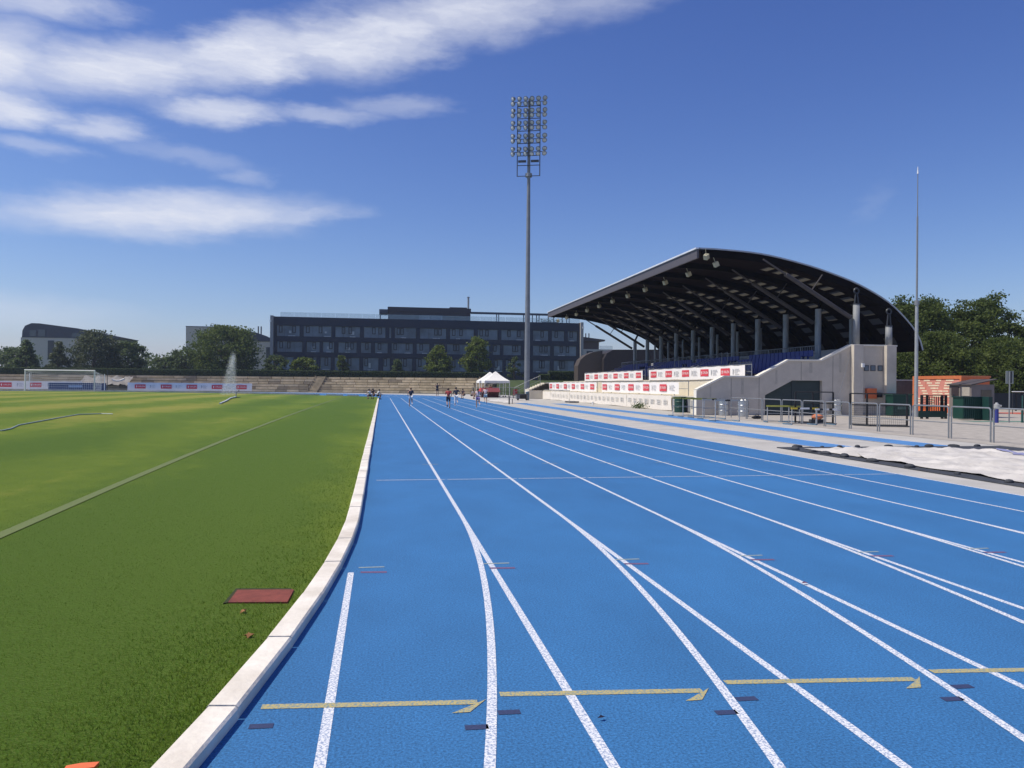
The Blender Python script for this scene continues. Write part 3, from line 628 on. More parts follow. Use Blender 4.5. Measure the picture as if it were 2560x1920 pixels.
gm = bpy.data.materials.new('balustrade_glass'); gm.use_nodes = True; gb = gm.node_tree.nodes['Principled BSDF']; gb.inputs['Base Color'].default_value = (.55, .70, .72, 1); gb.inputs['Alpha'].default_value = .22; gb.inputs['Roughness'].default_value = .15
for i in range(23):
    x0 = -22+i*2.95
    MB().box(x0, x0+2.9, YB+.3, YB+.33, 16.2, 17.25).build('balustrade_panel', gm, bd)
b = MB(); b.tube((19.9, YB+4, 19.3), (19.9, YB+4, 22.0), .22, n=8).tube((19.9, YB+4, 21.9), (19.9, YB+4, 22.1), .32, n=8); b.build('chimney_pipe', STEEL, bd)
for x in (-23.9, 46.3): MB().box(x-.15, x+.15, YB-1.15, YB-.9, 14.9, 15.3).build('camera_box', WHITE, bd)
P = rng.normal(size=(160, 3))*np.array([1.3, .4, .35])+np.array([39, YB+2, 16.7]); V, F = leaf_cloud(P, .35)
pb = thing('roof_planter', 'bushy planting on the roof terrace of the navy building', 'planter', (39, YB+2, 16.15))
MB().box(37, 41, YB+1.7, YB+2.3, 16.12, 16.5).build('trough', DSTEEL, pb); link('foliage', npmesh('foliage', V, F, LG, pb.location), pb)

# pale buildings on the left
PALE = mat('pale_beige_render', (.62, .55, .45), .85, var=.05); SLATE = mat('slate_roof', (.07, .075, .095), .6, var=.12); WIN = mat('dark_window', (.04, .05, .06), .2)
lb = thing('curved_roof_building', 'pale building with dark roof curving down to the right, far left', 'building', (-77, 210, 2.6))
MB().box(-88.9, -75.9, 210, 224, 2.6, 12.5).box(-75.9, -66.5, 211.2, 224, 2.6, 12.2).build('wall', PALE, lb)
MB().prism([(-88.6, 12.5), (-88.5, 14.2), (-87.9, 15.4), (-86.4, 16.1), (-84.5, 16.05), (-75.8, 15.0), (-70, 13.8), (-65.4, 12.9), (-66.5, 12.2), (-75.9, 12.2), (-75.9, 12.5)], 'y', 209.9, 224.5).build('roof', SLATE, lb)
for (x0, x1, z0, z1) in ((-82.6, -81.2, 7.2, 11.8), (-75.5, -75.0, 9.5, 10.8), (-75.5, -75.0, 6.8, 8.1)):
    w = MB().box(x0, x1, 209.86 if x1 < -76 else 211.06, 209.95 if x1 < -76 else 211.15, z0, z1).build('window', WIN, lb)
for (x0, x1, z0, z1) in ((-86.8, -85.3, 12.8, 14.3), (-84.8, -83.2, 12.8, 14.5), (-77, -74.6, 12.7, 13.8)):
    MB().box(x0, x1, 209.78, 209.88, z0, z1).build('roof_window', mat('pale_window', (.12, .14, .15), .15), lb)
mb = thing('white_block_building', 'pale flat-topped block with a dark curved roof beside it, behind the big round tree', 'building', (-37, 200, 2.6))
MB().box(-47.5, -41.4, 200, 212, 2.6, 15.25).box(-41.39, -27.2, 201, 212, 2.6, 12.0).build('wall', PALE, mb)
MB().box(-47.55, -41.35, 199.95, 212, 15.26, 15.45).build('roof_edge', SLATE, mb)
MB().prism([(-41.3, 12.05), (-41.3, 15.0), (-35.2, 14.9), (-31, 14.2), (-28.6, 13.4), (-27.2, 12.55), (-27.2, 12.05)], 'y', 200.8, 212).build('roof', SLATE, mb)
MB().box(-44.6, -42.9, 199.94, 200.02, 12.0, 13.1).build('window', WIN, mb)
MB().box(-28.6, -27.3, 200.94, 201.02, 7.9, 10.6).build('window', WIN, mb)
for x in (-31.0, -30.3): MB().tube((x, 204, 13.8), (x, 204, 16.0), .16, n=8).build('chimney', SLATE, mb)
MB().torus((-41.9, 203, 15.9), .5, .06, 12, 5).build('roof_hoop', STEEL, mb)
# behind the stand on the right
rb = thing('brown_roof_building', 'beige house with brown flat roof and two chimneys behind the navy building', 'building', (56, 200, 2.4))
MB().box(50, 62, 200.4, 212, 2.4, 11.4).build('wall', PALE, rb); MB().box(50, 57.9, 201, 212, 11.4, 14.0).build('upper_wall', mat('brown_cladding', (.10, .065, .055), .7), rb)
MB().prism([(50, 13.6), (50, 14.7), (52.9, 14.7), (59.3, 14.0), (59.3, 13.6)], 'y', 200, 212).build('roof', mat('brown_roof', (.085, .06, .055), .7), rb)
for x in (55.0, 55.9): MB().tube((x, 204, 14), (x, 204, 15.9), .16, n=8).build('chimney', SLATE, rb)
MB().box(54.3, 56.0, 200.3, 200.42, 9.9, 10.9).build('window', WIN, rb); MB().box(57.9, 61.6, 200.5, 200.56, 11.4, 12.4).build('glass_balustrade', gm, rb)
vb = thing('barrel_hall', 'dark brown hall with a curved barrel front left of the stand', 'building', (33, 112, 2))
MB().prism([(29.2, 2), (29.2, 4.6), (29.6, 5.5), (30.4, 6.2), (31.6, 6.7), (33, 6.95), (33, 2)], 'y', 112.6, 115).build('curved_front', mat('tan_brown_panel', (.060, .046, .036), .7, var=.08), vb)
MB().prism([(32.9, 0), (32.9, 5.6), (33.4, 6.5), (34.4, 7.05), (46, 7.25), (46, 0)], 'y', 111.5, 126).build('hall_body', mat('dark_brown_panel', (.020, .016, .018), .7), vb)

# ------------------------------------------------------------------ floodlight mast
fm_ = thing('floodlight_mast', 'tall grey floodlight mast with a rack of round lamps', 'floodlight mast', (20.9, 110, 0))
mx_, my_ = 20.9, 110.
b = MB(); b.tube((mx_, my_, 0), (mx_, my_, 14), .42, .36, 16).tube((mx_, my_, 14), (mx_, my_, 28), .345, .27, 16).tube((mx_, my_, 28), (mx_, my_, 43.3), .26, .17, 14); b.build('pole', mat('mast_steel', (.20, .215, .235), .55, .3, .15, 1.2), fm_, smooth=False)
MB().tube((mx_, my_, 31.9), (mx_, my_, 32.4), .5, n=14).build('collar', STEEL, fm_)
MB().tube((mx_, my_, 0), (mx_, my_, .35), .75, .6, n=14).build('base', CONC, fm_)
ca, sa = math.cos(R(-18)), math.sin(R(-18))
def MF(u, w, z): return (mx_+u*ca-w*sa, my_+u*sa+w*ca, z)
b = MB()
for u in (-1.65, 1.65): b.bar(MF(u, -.35, 31.9), MF(u, -.35, 42.6), .1, .1)
for z in (31.95, 33.5, 34.9, 36.7, 38.5, 40.3, 42.1): b.bar(MF(-1.65, -.35, z), MF(1.65, -.35, z), .09, .09)
for z in (35.4, 37.3, 39.2, 41.0, 42.7): b.bar(MF(-2.5, -.45, z), MF(2.5, -.45, z), .08, .08)
b.build('lamp_frame', DSTEEL, fm_)
MB().box(-1.5, -.35, -.2, .2, -.14, .14).box(.35, 1.5, -.2, .2, -.14, .14)
b = MB()
for (u0, u1) in ((-1.5, -.35), (.35, 1.5)): b.bar(MF(u0, -.35, 34.1), MF(u1, -.35, 34.1), .3, .28)
b.build('ballast_box', DSTEEL, fm_)
lampm = MB(); lampm.lathe((0, 0, 0), [(.14, -.42), (.23, -.36), (.35, -.05), (.36, 0), (.31, .01)], 12)
LAMP = mat('lamp_housing', (.17, .19, .22), .3, .6, .1); lm_ = lampm.mesh('lamp', LAMP)
glass_m = MB().lathe((0, 0, 0), [(.26, .012), (.2, .035), (.05, .045)], 12).mesh('lens', mat('lamp_lens', (.60, .64, .68), .08, .0, .05, spec=.9), smooth=True)
for zi, z in enumerate((35.4, 37.3, 39.2, 41.0, 42.7)):
    for ui in range(6):
        u = -2.35+ui*.94
        for k, dz_ in enumerate((.42, -.34)):
            o = link('floodlamp', lm_, fm_); p = MF(u, -.55-(.15 if k else 0), z+dz_)
            o.location = Vector(p)-Vector(fm_.location)
            aim = Vector((-.55+.22*(ui-2.5)+random.uniform(-.25, .25), -.75+random.uniform(-.2, .2), -.62)); o.rotation_euler = aim.to_track_quat('Z', 'Y').to_euler()
            l2 = link('lens', glass_m, o)
# tall thin pole on the right
tp = thing('antenna_pole', 'tall very thin metal pole with a pointed tip right of the stand', 'pole', (29.7, 38.9, 0))
MB().tube((29.7, 38.9, 0), (29.7, 38.9, 6.4), .11, .085, 10).build('lower_tube', mat('pole_grey', (.38, .40, .41), .45, .4), tp)
MB().tube((29.7, 38.9, 6.4), (29.7, 38.9, 11.3), .055, .045, 8).build('middle_tube', STEEL, tp)
MB().tube((29.7, 38.9, 11.3), (29.7, 38.9, 13.7), .03, .022, 6).build('upper_rod', STEEL, tp)
MB().tube((29.7, 38.9, 13.7), (29.7, 38.9, 14.1), .045, .01, 6).build('tip', WHITE, tp); MB().tube((29.7, 38.9, 6.3), (29.7, 38.9, 6.55), .13, n=10).build('coupling', STEEL, tp)

# ------------------------------------------------------------------ grandstand
gs = thing('grandstand', 'covered grandstand with a dark curved roof and blue seats beside the track', 'grandstand', (24, 61, 0))
YN, YF = 41.0, 81.2
b = MB()
b.box(18.78, 18.98, YN+.36, 100, 0, 1.0).box(18.98, 21.05, YN+.36, 100, 0, .98)
b.build('lower_wall', CREAM, gs)
MB().box(21.06, 21.26, YN+.36, 88, .985, 2.06).build('front_wall', CREAM, gs)
MB().box(21.27, 22.0, YN+.36, 88, .985, 2.05).build('front_walkway', CONC, gs)
b = MB(); RW = [(22.0+.82*i, 2.12+.34*i) for i in range(4)]
for (x0, z) in RW: b.box(x0, x0+.82, YN+.36, YF+3, 1, z)
b.box(RW[-1][0]+.82, 29.9, YN+.36, YF+1, 1, 3.2)
b.build('seating_steps', CONC, gs)
MB().box(29.72, 29.95, YN+.36, YF+1, 3.2, 4.15).build('back_wall', mat('rear_wall_render', (.42, .42, .43), .85), gs)
# seats: one mesh shared by the nearest rows
st = MB(); st.box(-.20, .20, -.21, .21, .30, .345).box(.16, .215, -.21, .21, .33, .66).box(-.05, .05, -.03, .03, 0, .30)
seat_me = st.mesh('seat', SEATB); ns = 0
for i in range(4):
    x0, z = RW[i]; b = MB(); k = 0; y = YN+1.0
    while y < YF-3:
        if not any(abs(y-a) < .65 for a in (50.5, 59.3, 69.5)):
            if ns < 298 and i < 5 and y < 41+62:
                if i < 4 and ns < 298:
                    o = link('seat', seat_me, gs); o.location = (x0+.45-24, y-61, z-(.4 if False else 0)); ns += 1
                else: b.box(x0+.25, x0+.65, y-.21, y+.21, z+.30, z+.345).box(x0+.61, x0+.66, y-.21, y+.21, z+.33, z+.66)
            else: b.box(x0+.25, x0+.65, y-.21, y+.21, z+.30, z+.345).box(x0+.61, x0+.66, y-.21, y+.21, z+.33, z+.66)
        y += .5
    if b.f: tag(b.build('rear_seats', SEATB, gs), kind='stuff')
# railings along the three levels
def rail(name, x, y0, y1, z0, h, step, bars=0):
    b = MB(); ys_ = np.arange(y0, y1+.01, step)
    for y in ys_: b.tube((x, y, z0), (x, y, z0+h), .025, n=6)
    b.tube((x, y0, z0+h), (x, y1, z0+h), .025, n=6).tube((x, y0, z0+h*.5), (x, y1, z0+h*.5), .018, n=6)
    if bars:
        for y in np.arange(y0, y1, bars): b.tube((x, y, z0+.1), (x, y, z0+h), .012, n=4)
    return b.build(name, STEEL, gs)
for (a, c) in ((41.5, 58.7), (59.7, 78.4)): rail('upper_railing', 21.1, a, c, 2.06, .86, 1.9)
rail('middle_railing', 19.45, 46.8, 66.9, .98, .95, 2.4); rail('middle_railing', 19.45, 67.9, 90, .98, .95, 2.4)
rail('lower_railing', 18.86, 76, 100, .98, .12, 3)
rail('barred_railing', 22.05, 43.4, 46.4, 2.12, 1.0, 1.5, .13); rail('rear_railing', 25.6, 42, 80, 3.2, .9, 2, .2)
for (y0, y1) in ((50.0, 50.9), (58.8, 59.7), (69.1, 70)):
    b = MB()
    for y in (y0, y1): b.path([(21.3, y, 2.06), (21.3, y, 2.95), (23.6, y, 4.0), (23.6, y, 3.2)], .024, 6)
    b.build('aisle_handrail', STEEL, gs)
# end wall with stepped top, doorway notch and coping
prof = [(17.54, 0), (17.54, 1.38), (19.15, 2.15), (21.18, 2.15), (23.05, 3.12), (25.12, 3.14), (27.08, 4.06), (30.0, 4.06), (30.0, 0), (25.23, 0), (25.23, 2.0), (23.36, 2.0), (21.67, 1.14), (21.67, 0)]
MB().prism(prof, 'y', YN, YN+.34).build('end_wall', CONC, gs)
top = prof[1:8]; b = MB()
for p, q in zip(top[:-1], top[1:]): b.bar((p[0], YN+.150, p[1]+.04), (q[0], YN+.150, q[1]+.04), .44, .09)
b.box(17.50, 17.54, YN-.02, YN+.36, 0, 1.40); b.build('coping', COPE, gs)  # coping, plus a pale strip painting the wall's sunlit front edge
sh = MB()
for z in np.arange(.02, 2.0, .085):
    x0 = 21.75 if z < 1.1 else 21.75+(z-1.1)*1.95
    if x0 < 23.3: sh.box(x0, 23.42, YN+.20, YN+.25, z, z+.07)
    sh.box(23.5, 25.2, YN+.20, YN+.25, z, z+.07)
sh.build('shutter_slats', mat('dark_green_shutter', (.035, .055, .058), .55, .1), gs)
MB().box(23.42, 23.5, YN+.16, YN+.27, 0, 2.0).box(21.68, 25.22, YN+.27, YN+.32, 0, 1.99).build('shutter_frame', mat('shutter_frame_grey', (.03, .045, .05), .6), gs)
for (x0, x1) in ((27.02, 27.62), (29.13, 29.74)):
    MB().box(x0, x1, YN-.34, YN-.005, 0, 4.10).build('pier', COPE if False else CONC, gs)
for (a, c) in ((27.88, 28.19), (28.30, 28.62), (28.77, 29.08)):
    f = MB().box(a, c, YN-.03, YN-.004, 2.60, 2.93).build('window', BFRAME, gs); MB().box(a+.03, c-.03, YN-.036, YN-.031, 2.63, 2.90).build('pane', GLASS, f)
MB().lathe((28.5, YN-.01, 2.0), [(.18, -.002), (.16, .002)], 12)
MB().box(27.47, 27.62, YN-.46, YN-.345, 2.80, 3.03).build('wall_lamp', WHITE, gs)
MB().box(27.96, 28.58, YN-.22, YN-.004, .98, 1.58).build('orange_cabinet', ORANGE, gs)
MB().box(28.66, 28.96, YN-.2, YN-.004, 1.05, 1.33).build('black_box', BLACKP, gs)
b = MB(); b.tube((27.0, YN-.06, 3.7), (26.0, YN-.5, 1.2), .012, n=5); b.build('cable', STEEL, gs)
for jx_ in (19.6, 21.3, 23.9, 25.9): MB().box(jx_-.012, jx_+.012, YN-.006, YN-.001, 0 if not 21.7 < jx_ < 25.3 else 2.02, np.interp(jx_, [17.54, 19.15, 21.18, 23.05, 25.12, 27.08], [1.38, 2.15, 2.15, 3.12, 3.14, 4.06])-.06).build('wall_joint', mat('joint_dark', (.20, .185, .165), .9), gs)
for jx_, z1_, w_, h_ in ((18.3, 1.6, .10, .7), (20.2, 2.08, .16, .9), (22.3, 2.6, .12, .8), (24.4, 3.05, .2, .6), (26.3, 3.6, .14, 1.1)): MB().box(jx_, jx_+w_, YN-.004, YN-.001, z1_-h_, z1_).build('rain_stain', mat('rain_stain', (.42, .385, .33), .9, var=.2, scale=6, stretch=(6, 1, .7)), gs)
b = MB(); b.box(18.9, 18.95, YN-.012, YN-.002, .62, .95).box(19.12, 19.17, YN-.012, YN-.002, .35, .38); b.build('stain', mat('concrete_stain', (.2, .19, .18), .9), gs)
# roof: sampled arch
ap = [(17.8, 9.50), (19.0, 9.49), (21.64, 9.32), (24.3, 8.82), (26.2, 8.30), (27.93, 7.70), (29.78, 6.75), (31.04, 5.68), (31.8, 4.75), (32.1, 3.9)]
def catmull(pts, n):
    out = []; P_ = [np.array(pts[0])*2-np.array(pts[1])]+[np.array(p) for p in pts]+[np.array(pts[-1])*2-np.array(pts[-2])]
    for i in range(1, len(P_)-2):
        for t_ in np.linspace(0, 1, n, endpoint=False):
            p0, p1, p2, p3 = P_[i-1:i+3]; out.append(.5*((2*p1)+(-p0+p2)*t_+(2*p0-5*p1+4*p2-p3)*t_**2+(-p0+3*p1-3*p2+p3)*t_**3))
    out.append(P_[-2]); return np.array(out)
fineA = catmull(ap, 12); seg = np.concatenate([[0], np.cumsum(np.linalg.norm(np.diff(fineA, axis=0), axis=1))]); TOT = seg[-1]
def arch(s, off=0.):
    s = min(max(s, 0), TOT); x = np.interp(s, seg, fineA[:, 0]); z = np.interp(s, seg, fineA[:, 1])
    x2 = np.interp(min(s+.05, TOT), seg, fineA[:, 0])-np.interp(max(s-.05, 0), seg, fineA[:, 0]); z2 = np.interp(min(s+.05, TOT), seg, fineA[:, 1])-np.interp(max(s-.05, 0), seg, fineA[:, 1])
    l = math.hypot(x2, z2); return (x+z2/l*off, z-x2/l*off)
def slab(b, s0, s1, y0, y1, o0, o1, n=1, m=0):
    for i in range(n):
        a, c = s0+(s1-s0)*i/n, s0+(s1-s0)*(i+1)/n
        A, B_, C2, D_ = arch(a, o0), arch(c, o0), arch(c, o1), arch(a, o1)
        b.prism([A, B_, C2, D_], 'y', y0, y1, m)
YR0, YR1 = 41.5, 81.3
cells = [(5.3+.82*i, 5.3+.82*i+.5) for i in range(int((TOT-5.5)/.82))]
b = MB(); sk = MB(); bay = (YR1-YR0)/10
for k in range(10):
    y0 = YR0+k*bay; ya, yb, yc = y0+1.85, y0+2.95, y0+bay
    slab(b, 0, TOT, y0, ya, .06, .20, 22); slab(b, 0, TOT, yb, yc, .06, .20, 22); slab(b, 0, 5.3, ya, yb, .06, .20, 6)
    for i, (a, c) in enumerate(cells):
        e = cells[i+1][0] if i+1 < len(cells) else TOT
        slab(b, c, e, ya, yb, .06, .20, 1)
        P1, P2 = arch(a, .19), arch(c, .19); sk.quad((P1[0], ya, P1[1]), (P2[0], ya, P2[1]), (P2[0], yb, P2[1]), (P1[0], yb, P1[1]))
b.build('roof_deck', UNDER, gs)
skm = bpy.data.materials.new('translucent_panel'); skm.use_nodes = True; t_ = skm.node_tree; t_.nodes.clear()
tr_ = t_.nodes.new('ShaderNodeBsdfTranslucent'); tr_.inputs[0].default_value = (.085, .078, .060, 1); df_ = t_.nodes.new('ShaderNodeBsdfDiffuse'); df_.inputs[0].default_value = (.12, .11, .09, 1)
ms_ = t_.nodes.new('ShaderNodeMixShader'); ms_.inputs[0].default_value = .35; o_ = t_.nodes.new('ShaderNodeOutputMaterial')
t_.links.new(tr_.outputs[0], ms_.inputs[1]); t_.links.new(df_.outputs[0], ms_.inputs[2]); t_.links.new(ms_.outputs[0], o_.inputs[0])
for k in range(10):
    y0 = YR0+k*bay; ya, yb = y0+1.85, y0+2.95
    for i, (a, c) in enumerate(cells):
        P1, P2 = arch(a, .19), arch(c, .19)
        MB().quad((P1[0], ya, P1[1]), (P2[0], ya, P2[1]), (P2[0], yb, P2[1]), (P1[0], yb, P1[1])).build('skylight', skm, gs)
b = MB(); slab(b, 0, TOT, YR0-.05, YR0+.5, -.03, .055, 30); slab(b, 0, TOT, YR1-.5, YR1+.05, -.03, .055, 30); slab(b, 0, 1.2, YR0+.5, YR1-.5, -.03, .055, 2); b.build('roof_flashing', ROOFMET, gs)
MB().box(17.68, 17.8, YR0-.04, YR1+.04, 8.93, 9.44).build('fascia', FASCIA, gs)
MB().box(17.60, 17.86, YR0-.05, YR1+.05, 9.445, 9.53).build('gutter', mat('pale_gutter', (.72, .74, .77), .35, .2), gs)
for k in range(11):
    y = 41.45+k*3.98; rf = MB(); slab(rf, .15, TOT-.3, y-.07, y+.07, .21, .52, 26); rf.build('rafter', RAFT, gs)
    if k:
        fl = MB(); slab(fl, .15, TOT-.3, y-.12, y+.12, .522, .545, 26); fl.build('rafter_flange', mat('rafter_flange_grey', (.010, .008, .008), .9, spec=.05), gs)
for k in range(11):
    y = 41.2+k*4.0
    if k > 0:
        MB().tube((27.5, y, 3.1), (27.5, y, 6.62), .19, n=16).build('column', COLGREY, gs, smooth=False)
        MB().tube((27.5, y, 6.62), (27.9, y, 7.4), .1, n=8).build('column_head', RAFT, gs)
    b = MB(); b.tube((27.15, y, 5.72), (23.0, y, 8.13), .125, .125, 10).tube((23.0, y, 8.13), (21.6, y, 8.95), .06, .05, 8); b.build('raking_strut', mat('strut_grey', (.060, .054, .056), .7), gs)
    p = arch(7.2, .5); b = MB(); b.tube((24.6, y, 7.20), (p[0]+.5, y, p[1]), .035, n=6); b.build('brace', MATS['strut_grey'], gs)
    if k: MB().tube((29.8, y, 4.15), (29.8, y, 6.3), .11, n=10).build('rear_post', COLGREY, gs)
def ring_col(x, z1, z2, z3):
    MB().tube((x, 41.2, 4.1), (x, 41.2, z1), .20, .185, 16).build('ring_column', mat('ring_column_grey', (.22, .235, .25), .6, 0), gs, smooth=True)  # darker grey than the inner columns
    b = MB(); b.tube((x-.12, 41.2, z1), (x-.06, 41.2, z2), .05, .04, 8).tube((x+.12, 41.2, z1), (x+.06, 41.2, z2), .05, .04, 8).tube((x, 41.2, z1), (x, 41.2, z1+.06), .2, n=14)
    b.torus((x, 41.2, z3), .15, .055, 16, 6); b.build('column_ring', DSTEEL, gs)
ring_col(27.5, 6.5, 7.1, 7.3); ring_col(29.62, 5.25, 5.95, 6.14)
b = MB(); b.box(-.13, .13, -.12, .12, -.14, .14).tube((0, 0, .14), (0, 0, .5), .02, n=5)
ll = b.mesh('roof_lamp', mat('lamp_box_white', (.36, .34, .24), .5))
for k in range(11):
    o = link('roof_lamp', ll, gs); o.location = (18.85-24, 41.5+4.0*k-61, 8.62); o.rotation_euler = (.2, -.5, .1*k)
o = link('roof_lamp', ll, gs); o.location = (18.15-24, 41.25-61, 8.98); o.rotation_euler = (.3, -.6, .5)
# far end: open steps and handrail
b = MB()
for k in range(7): b.box(17.1+.3*k, 20.9, 88.6, 91.2, 0 if k == 0 else 1.0+.13*(k-1), 1.12+.13*k)
b.build('end_steps', CREAM, gs)
b = MB(); b.path([(15.3, 88.5, .1), (15.3, 88.5, 1.28), (17.0, 88.5, 2.1), (18.4, 88.5, 2.72)], .03, 6).path([(15.3, 88.5, .75), (17.0, 88.5, 1.55), (18.4, 88.5, 2.2)], .02, 6).tube((17.0, 88.5, 1.1), (17.0, 88.5, 2.1), .03, n=6).tube((18.4, 88.5, 1.6), (18.4, 88.5, 2.72), .03, n=6)
b.build('end_handrail', STEEL, gs)
# small fittings by the near foot of the steps
MB().box(18.60, 18.77, 43.2, 45.2, .05, .95).build('vent_grille', mat('grey_louvre', (.30, .31, .33), .5, .3), gs)
b = MB()
for z in np.arange(.12, .95, .11): b.box(18.575, 18.595, 45.4, 47.3, z, z+.06)
b.build('louvre', mat('grey_louvre', (.30, .31, .33), .5, .3), gs)

# ------------------------------------------------------------------ banners
fc = bpy.data.curves.new('lettering', 'FONT'); fc.body = 'ORLEN'; fc.size = 1.0; fc.align_x = 'CENTER'; fc.align_y = 'CENTER'; fc.resolution_u = 2
fo = bpy.data.objects.new('tmp', fc); COL.objects.link(fo)
dg = bpy.context.evaluated_depsgraph_get(); tm = bpy.data.meshes.new_from_object(fo.evaluated_get(dg)); bpy.data.objects.remove(fo)
tm.name = 'lettering'; tm.materials.clear(); tm.materials.append(WHITE)
FACE_W = Matrix(((0, 0, -1), (-1, 0, 0), (0, 1, 0)))        # text facing -X
FACE_S = Matrix(((1, 0, 0), (0, 0, -1), (0, 1, 0)))         # text facing -Y
eagle = MB().add([(0, -.5, 0), (.16, -.3, 0), (.22, .05, 0), (.42, .22, 0), (.2, .2, 0), (.1, .5, 0), (-.06, .22, 0), (-.28, .3, 0), (-.12, .05, 0), (-.1, -.28, 0)], [(0, 1, 2, 8, 9), (2, 3, 4), (2, 4, 5, 6, 8), (6, 7, 8)]).mesh('emblem', WHITE)
def banner(label, axis, c, a0, a1, z0, z1, reds, rw, rh, cloth, group, prints=True, wave=.03, zc=None, faded=False):
    """axis 'W': hangs in the plane x=c facing -X, runs along y; axis 'S': plane y=c facing -Y, runs along x"""
    loc = (c, (a0+a1)/2, z0) if axis == 'W' else ((a0+a1)/2, c, z0)
    t = thing('banner', label, 'banner', loc, group); b = MB(); n = max(14, int((a1-a0)*2.2)); m = 5; ph = random.random()*6
    def PT(a, z, o): return (c-o, a, z) if axis == 'W' else (a, c-o, z)
    vs = []
    for i in range(n+1):
        a = a0+(a1-a0)*i/n
        for j in range(m+1):
            q = j/m; sag = .035*abs(math.sin(a*1.7+ph))*(q > .99) ; o = wave*(.6*math.sin(a*2.3+ph+q*2)+.4*math.sin(a*5.1+q*5))*(1-.5*q)
            vs.append(PT(a+(.04*(q-.5) if i in (0, n) else 0), z0+(z1-z0)*q-sag+.02*math.sin(a*.9+ph)*(1-q), o))
    b.add(vs, [(i*(m+1)+j, (i+1)*(m+1)+j, (i+1)*(m+1)+j+1, i*(m+1)+j+1) for i in range(n) for j in range(m)])
    b.build('cloth', cloth, t, smooth=True)
    zc = (z0+z1)/2+.02 if zc is None else zc; L = Vector(t.location); off = wave+.012
    ink = MB()
    for a in reds:
        r = MB(); r.add([PT(a-rw/2, zc-rh/2, off), PT(a+rw/2, zc-rh/2, off), PT(a+rw/2, zc+rh/2, off), PT(a-rw/2, zc+rh/2, off)], [(0, 1, 2, 3)])
        ro = r.build('red_panel', RED, t)
        o = link('lettering', tm, ro); sgn = -1 if axis == 'W' else 1
        o.matrix_local = Matrix.Translation(Vector(PT(a+sgn*rw*.13, zc, off+.006))-L) @ (FACE_W if axis == 'W' else FACE_S).to_4x4() @ Matrix.Diagonal((rw*.2, rh*.48, 1, 1))
        o = link('emblem', eagle, ro); o.matrix_local = Matrix.Translation(Vector(PT(a-sgn*rw*.33, zc, off+.006))-L) @ (FACE_W if axis == 'W' else FACE_S).to_4x4() @ Matrix.Diagonal((rh*.55, rh*.62, 1, 1))
    if prints:
        gaps = [(p+q)/2 for p, q in zip(sorted(reds), sorted(reds)[1:])]+[sorted(reds)[0]-(sorted(reds)[1]-sorted(reds)[0])/2]
        for g0 in gaps:
            if g0-.6 < a0: continue
            s = -1 if axis == 'W' else 1
            def R_(u0, u1, v0, v1): ink.add([PT(g0+s*u0, zc+v0, off), PT(g0+s*u1, zc+v0, off), PT(g0+s*u1, zc+v1, off), PT(g0+s*u0, zc+v1, off)], [(0, 1, 2, 3)])
            R_(-.52, -.44, -rh*.36, rh*.38); R_(-.40, -.36, -rh*.1, rh*.34)
            for v, w in ((.30, .5), (.10, .62), (-.12, .42), (-.34, .55)):
                u = -.24
                while u < -.24+w: d_ = random.uniform(.05, .12); R_(u, u+d_, v*rh-.02, v*rh+.025); u += d_+.035
        ink.build('small_print', INK, t)
    if faded:
        a = a0+.8
        while a < a1-.6:
            for v in (.12, 0, -.12): ink.add([PT(a, zc+v-.03, off), PT(a+random.uniform(.5, .7), zc+v-.03, off), PT(a+.6, zc+v+.025, off), PT(a, zc+v+.025, off)], [(0, 1, 2, 3)])
            ink.add([PT(a-.14, zc-.17, off), PT(a-.07, zc-.17, off), PT(a-.07, zc+.17, off), PT(a-.14, zc+.17, off)], [(0, 1, 2, 3)]); a += 1.25
        ink.build('faded_print', PALEINK, t)
    return t
SB = 'banners on the grandstand front'
banner('white sponsor banner with red panels on the seat railing, nearer of the upper two', 'W', 20.98, 42.1, 58.5, 2.08, 2.90, [44.7, 47.8, 51.0, 54.2, 57.4], 1.27, .46, CLOTH, SB, wave=.012)
banner('white sponsor banner with red panels on the seat railing, farther of the upper two', 'W', 20.98, 60.0, 78.1, 2.07, 2.88, [61, 64.2, 67.3, 70.4, 73.7, 76.9], 1.27, .44, CLOTH, SB, wave=.012)
banner('wrinkled white banner with red panels on the middle railing, nearer one', 'W', 19.36, 48.2, 66.2, 1.06, 1.90, [51, 54.5, 58, 61.6, 65.2], 1.3, .48, CLOTH, SB, wave=.03)
banner('wrinkled white banner with red panels on the middle railing, farther one', 'W', 19.36, 68.0, 88.0, 1.04, 1.93, [69.3, 72.8, 76.4, 79.9, 83.5, 86.9], 1.3, .48, CLOTH, SB, wave=.03)
banner('faded off-white banner at ground level beside the green barrel', 'W', 18.70, 47.8, 57.1, .02, .99, [], 1, 1, OCLOTH, SB, False, .03, .55, True)
banner('longest faded off-white banner along the foot of the stand', 'W', 18.70, 57.2, 75.3, .02, .97, [], 1, 1, OCLOTH, SB, False, .04, .55, True)
banner('faded off-white banner at ground level past the long one', 'W', 18.70, 75.5, 84.0, .02, .95, [], 1, 1, OCLOTH, SB, False, .05, .52, True)
banner('plain off-white banner at the far foot of the stand', 'W', 18.70, 84.1, 99.5, .02, .9, [], 1, 1, OCLOTH, SB, False, .05)
def XA(u, Y): return Y*math.tan(math.atan((u-1280)/1923)+YAW)
TB = 'banners along the stone terrace'
banner('white sponsor banner with red panels on the terrace behind the goal', 'S', 141.0, XA(-60, 141), XA(205, 141), .25, 1.6, [XA(u, 141) for u in (14, 89, 164)], 1.9, .75, CLOTH, TB, wave=.04, prints=True)
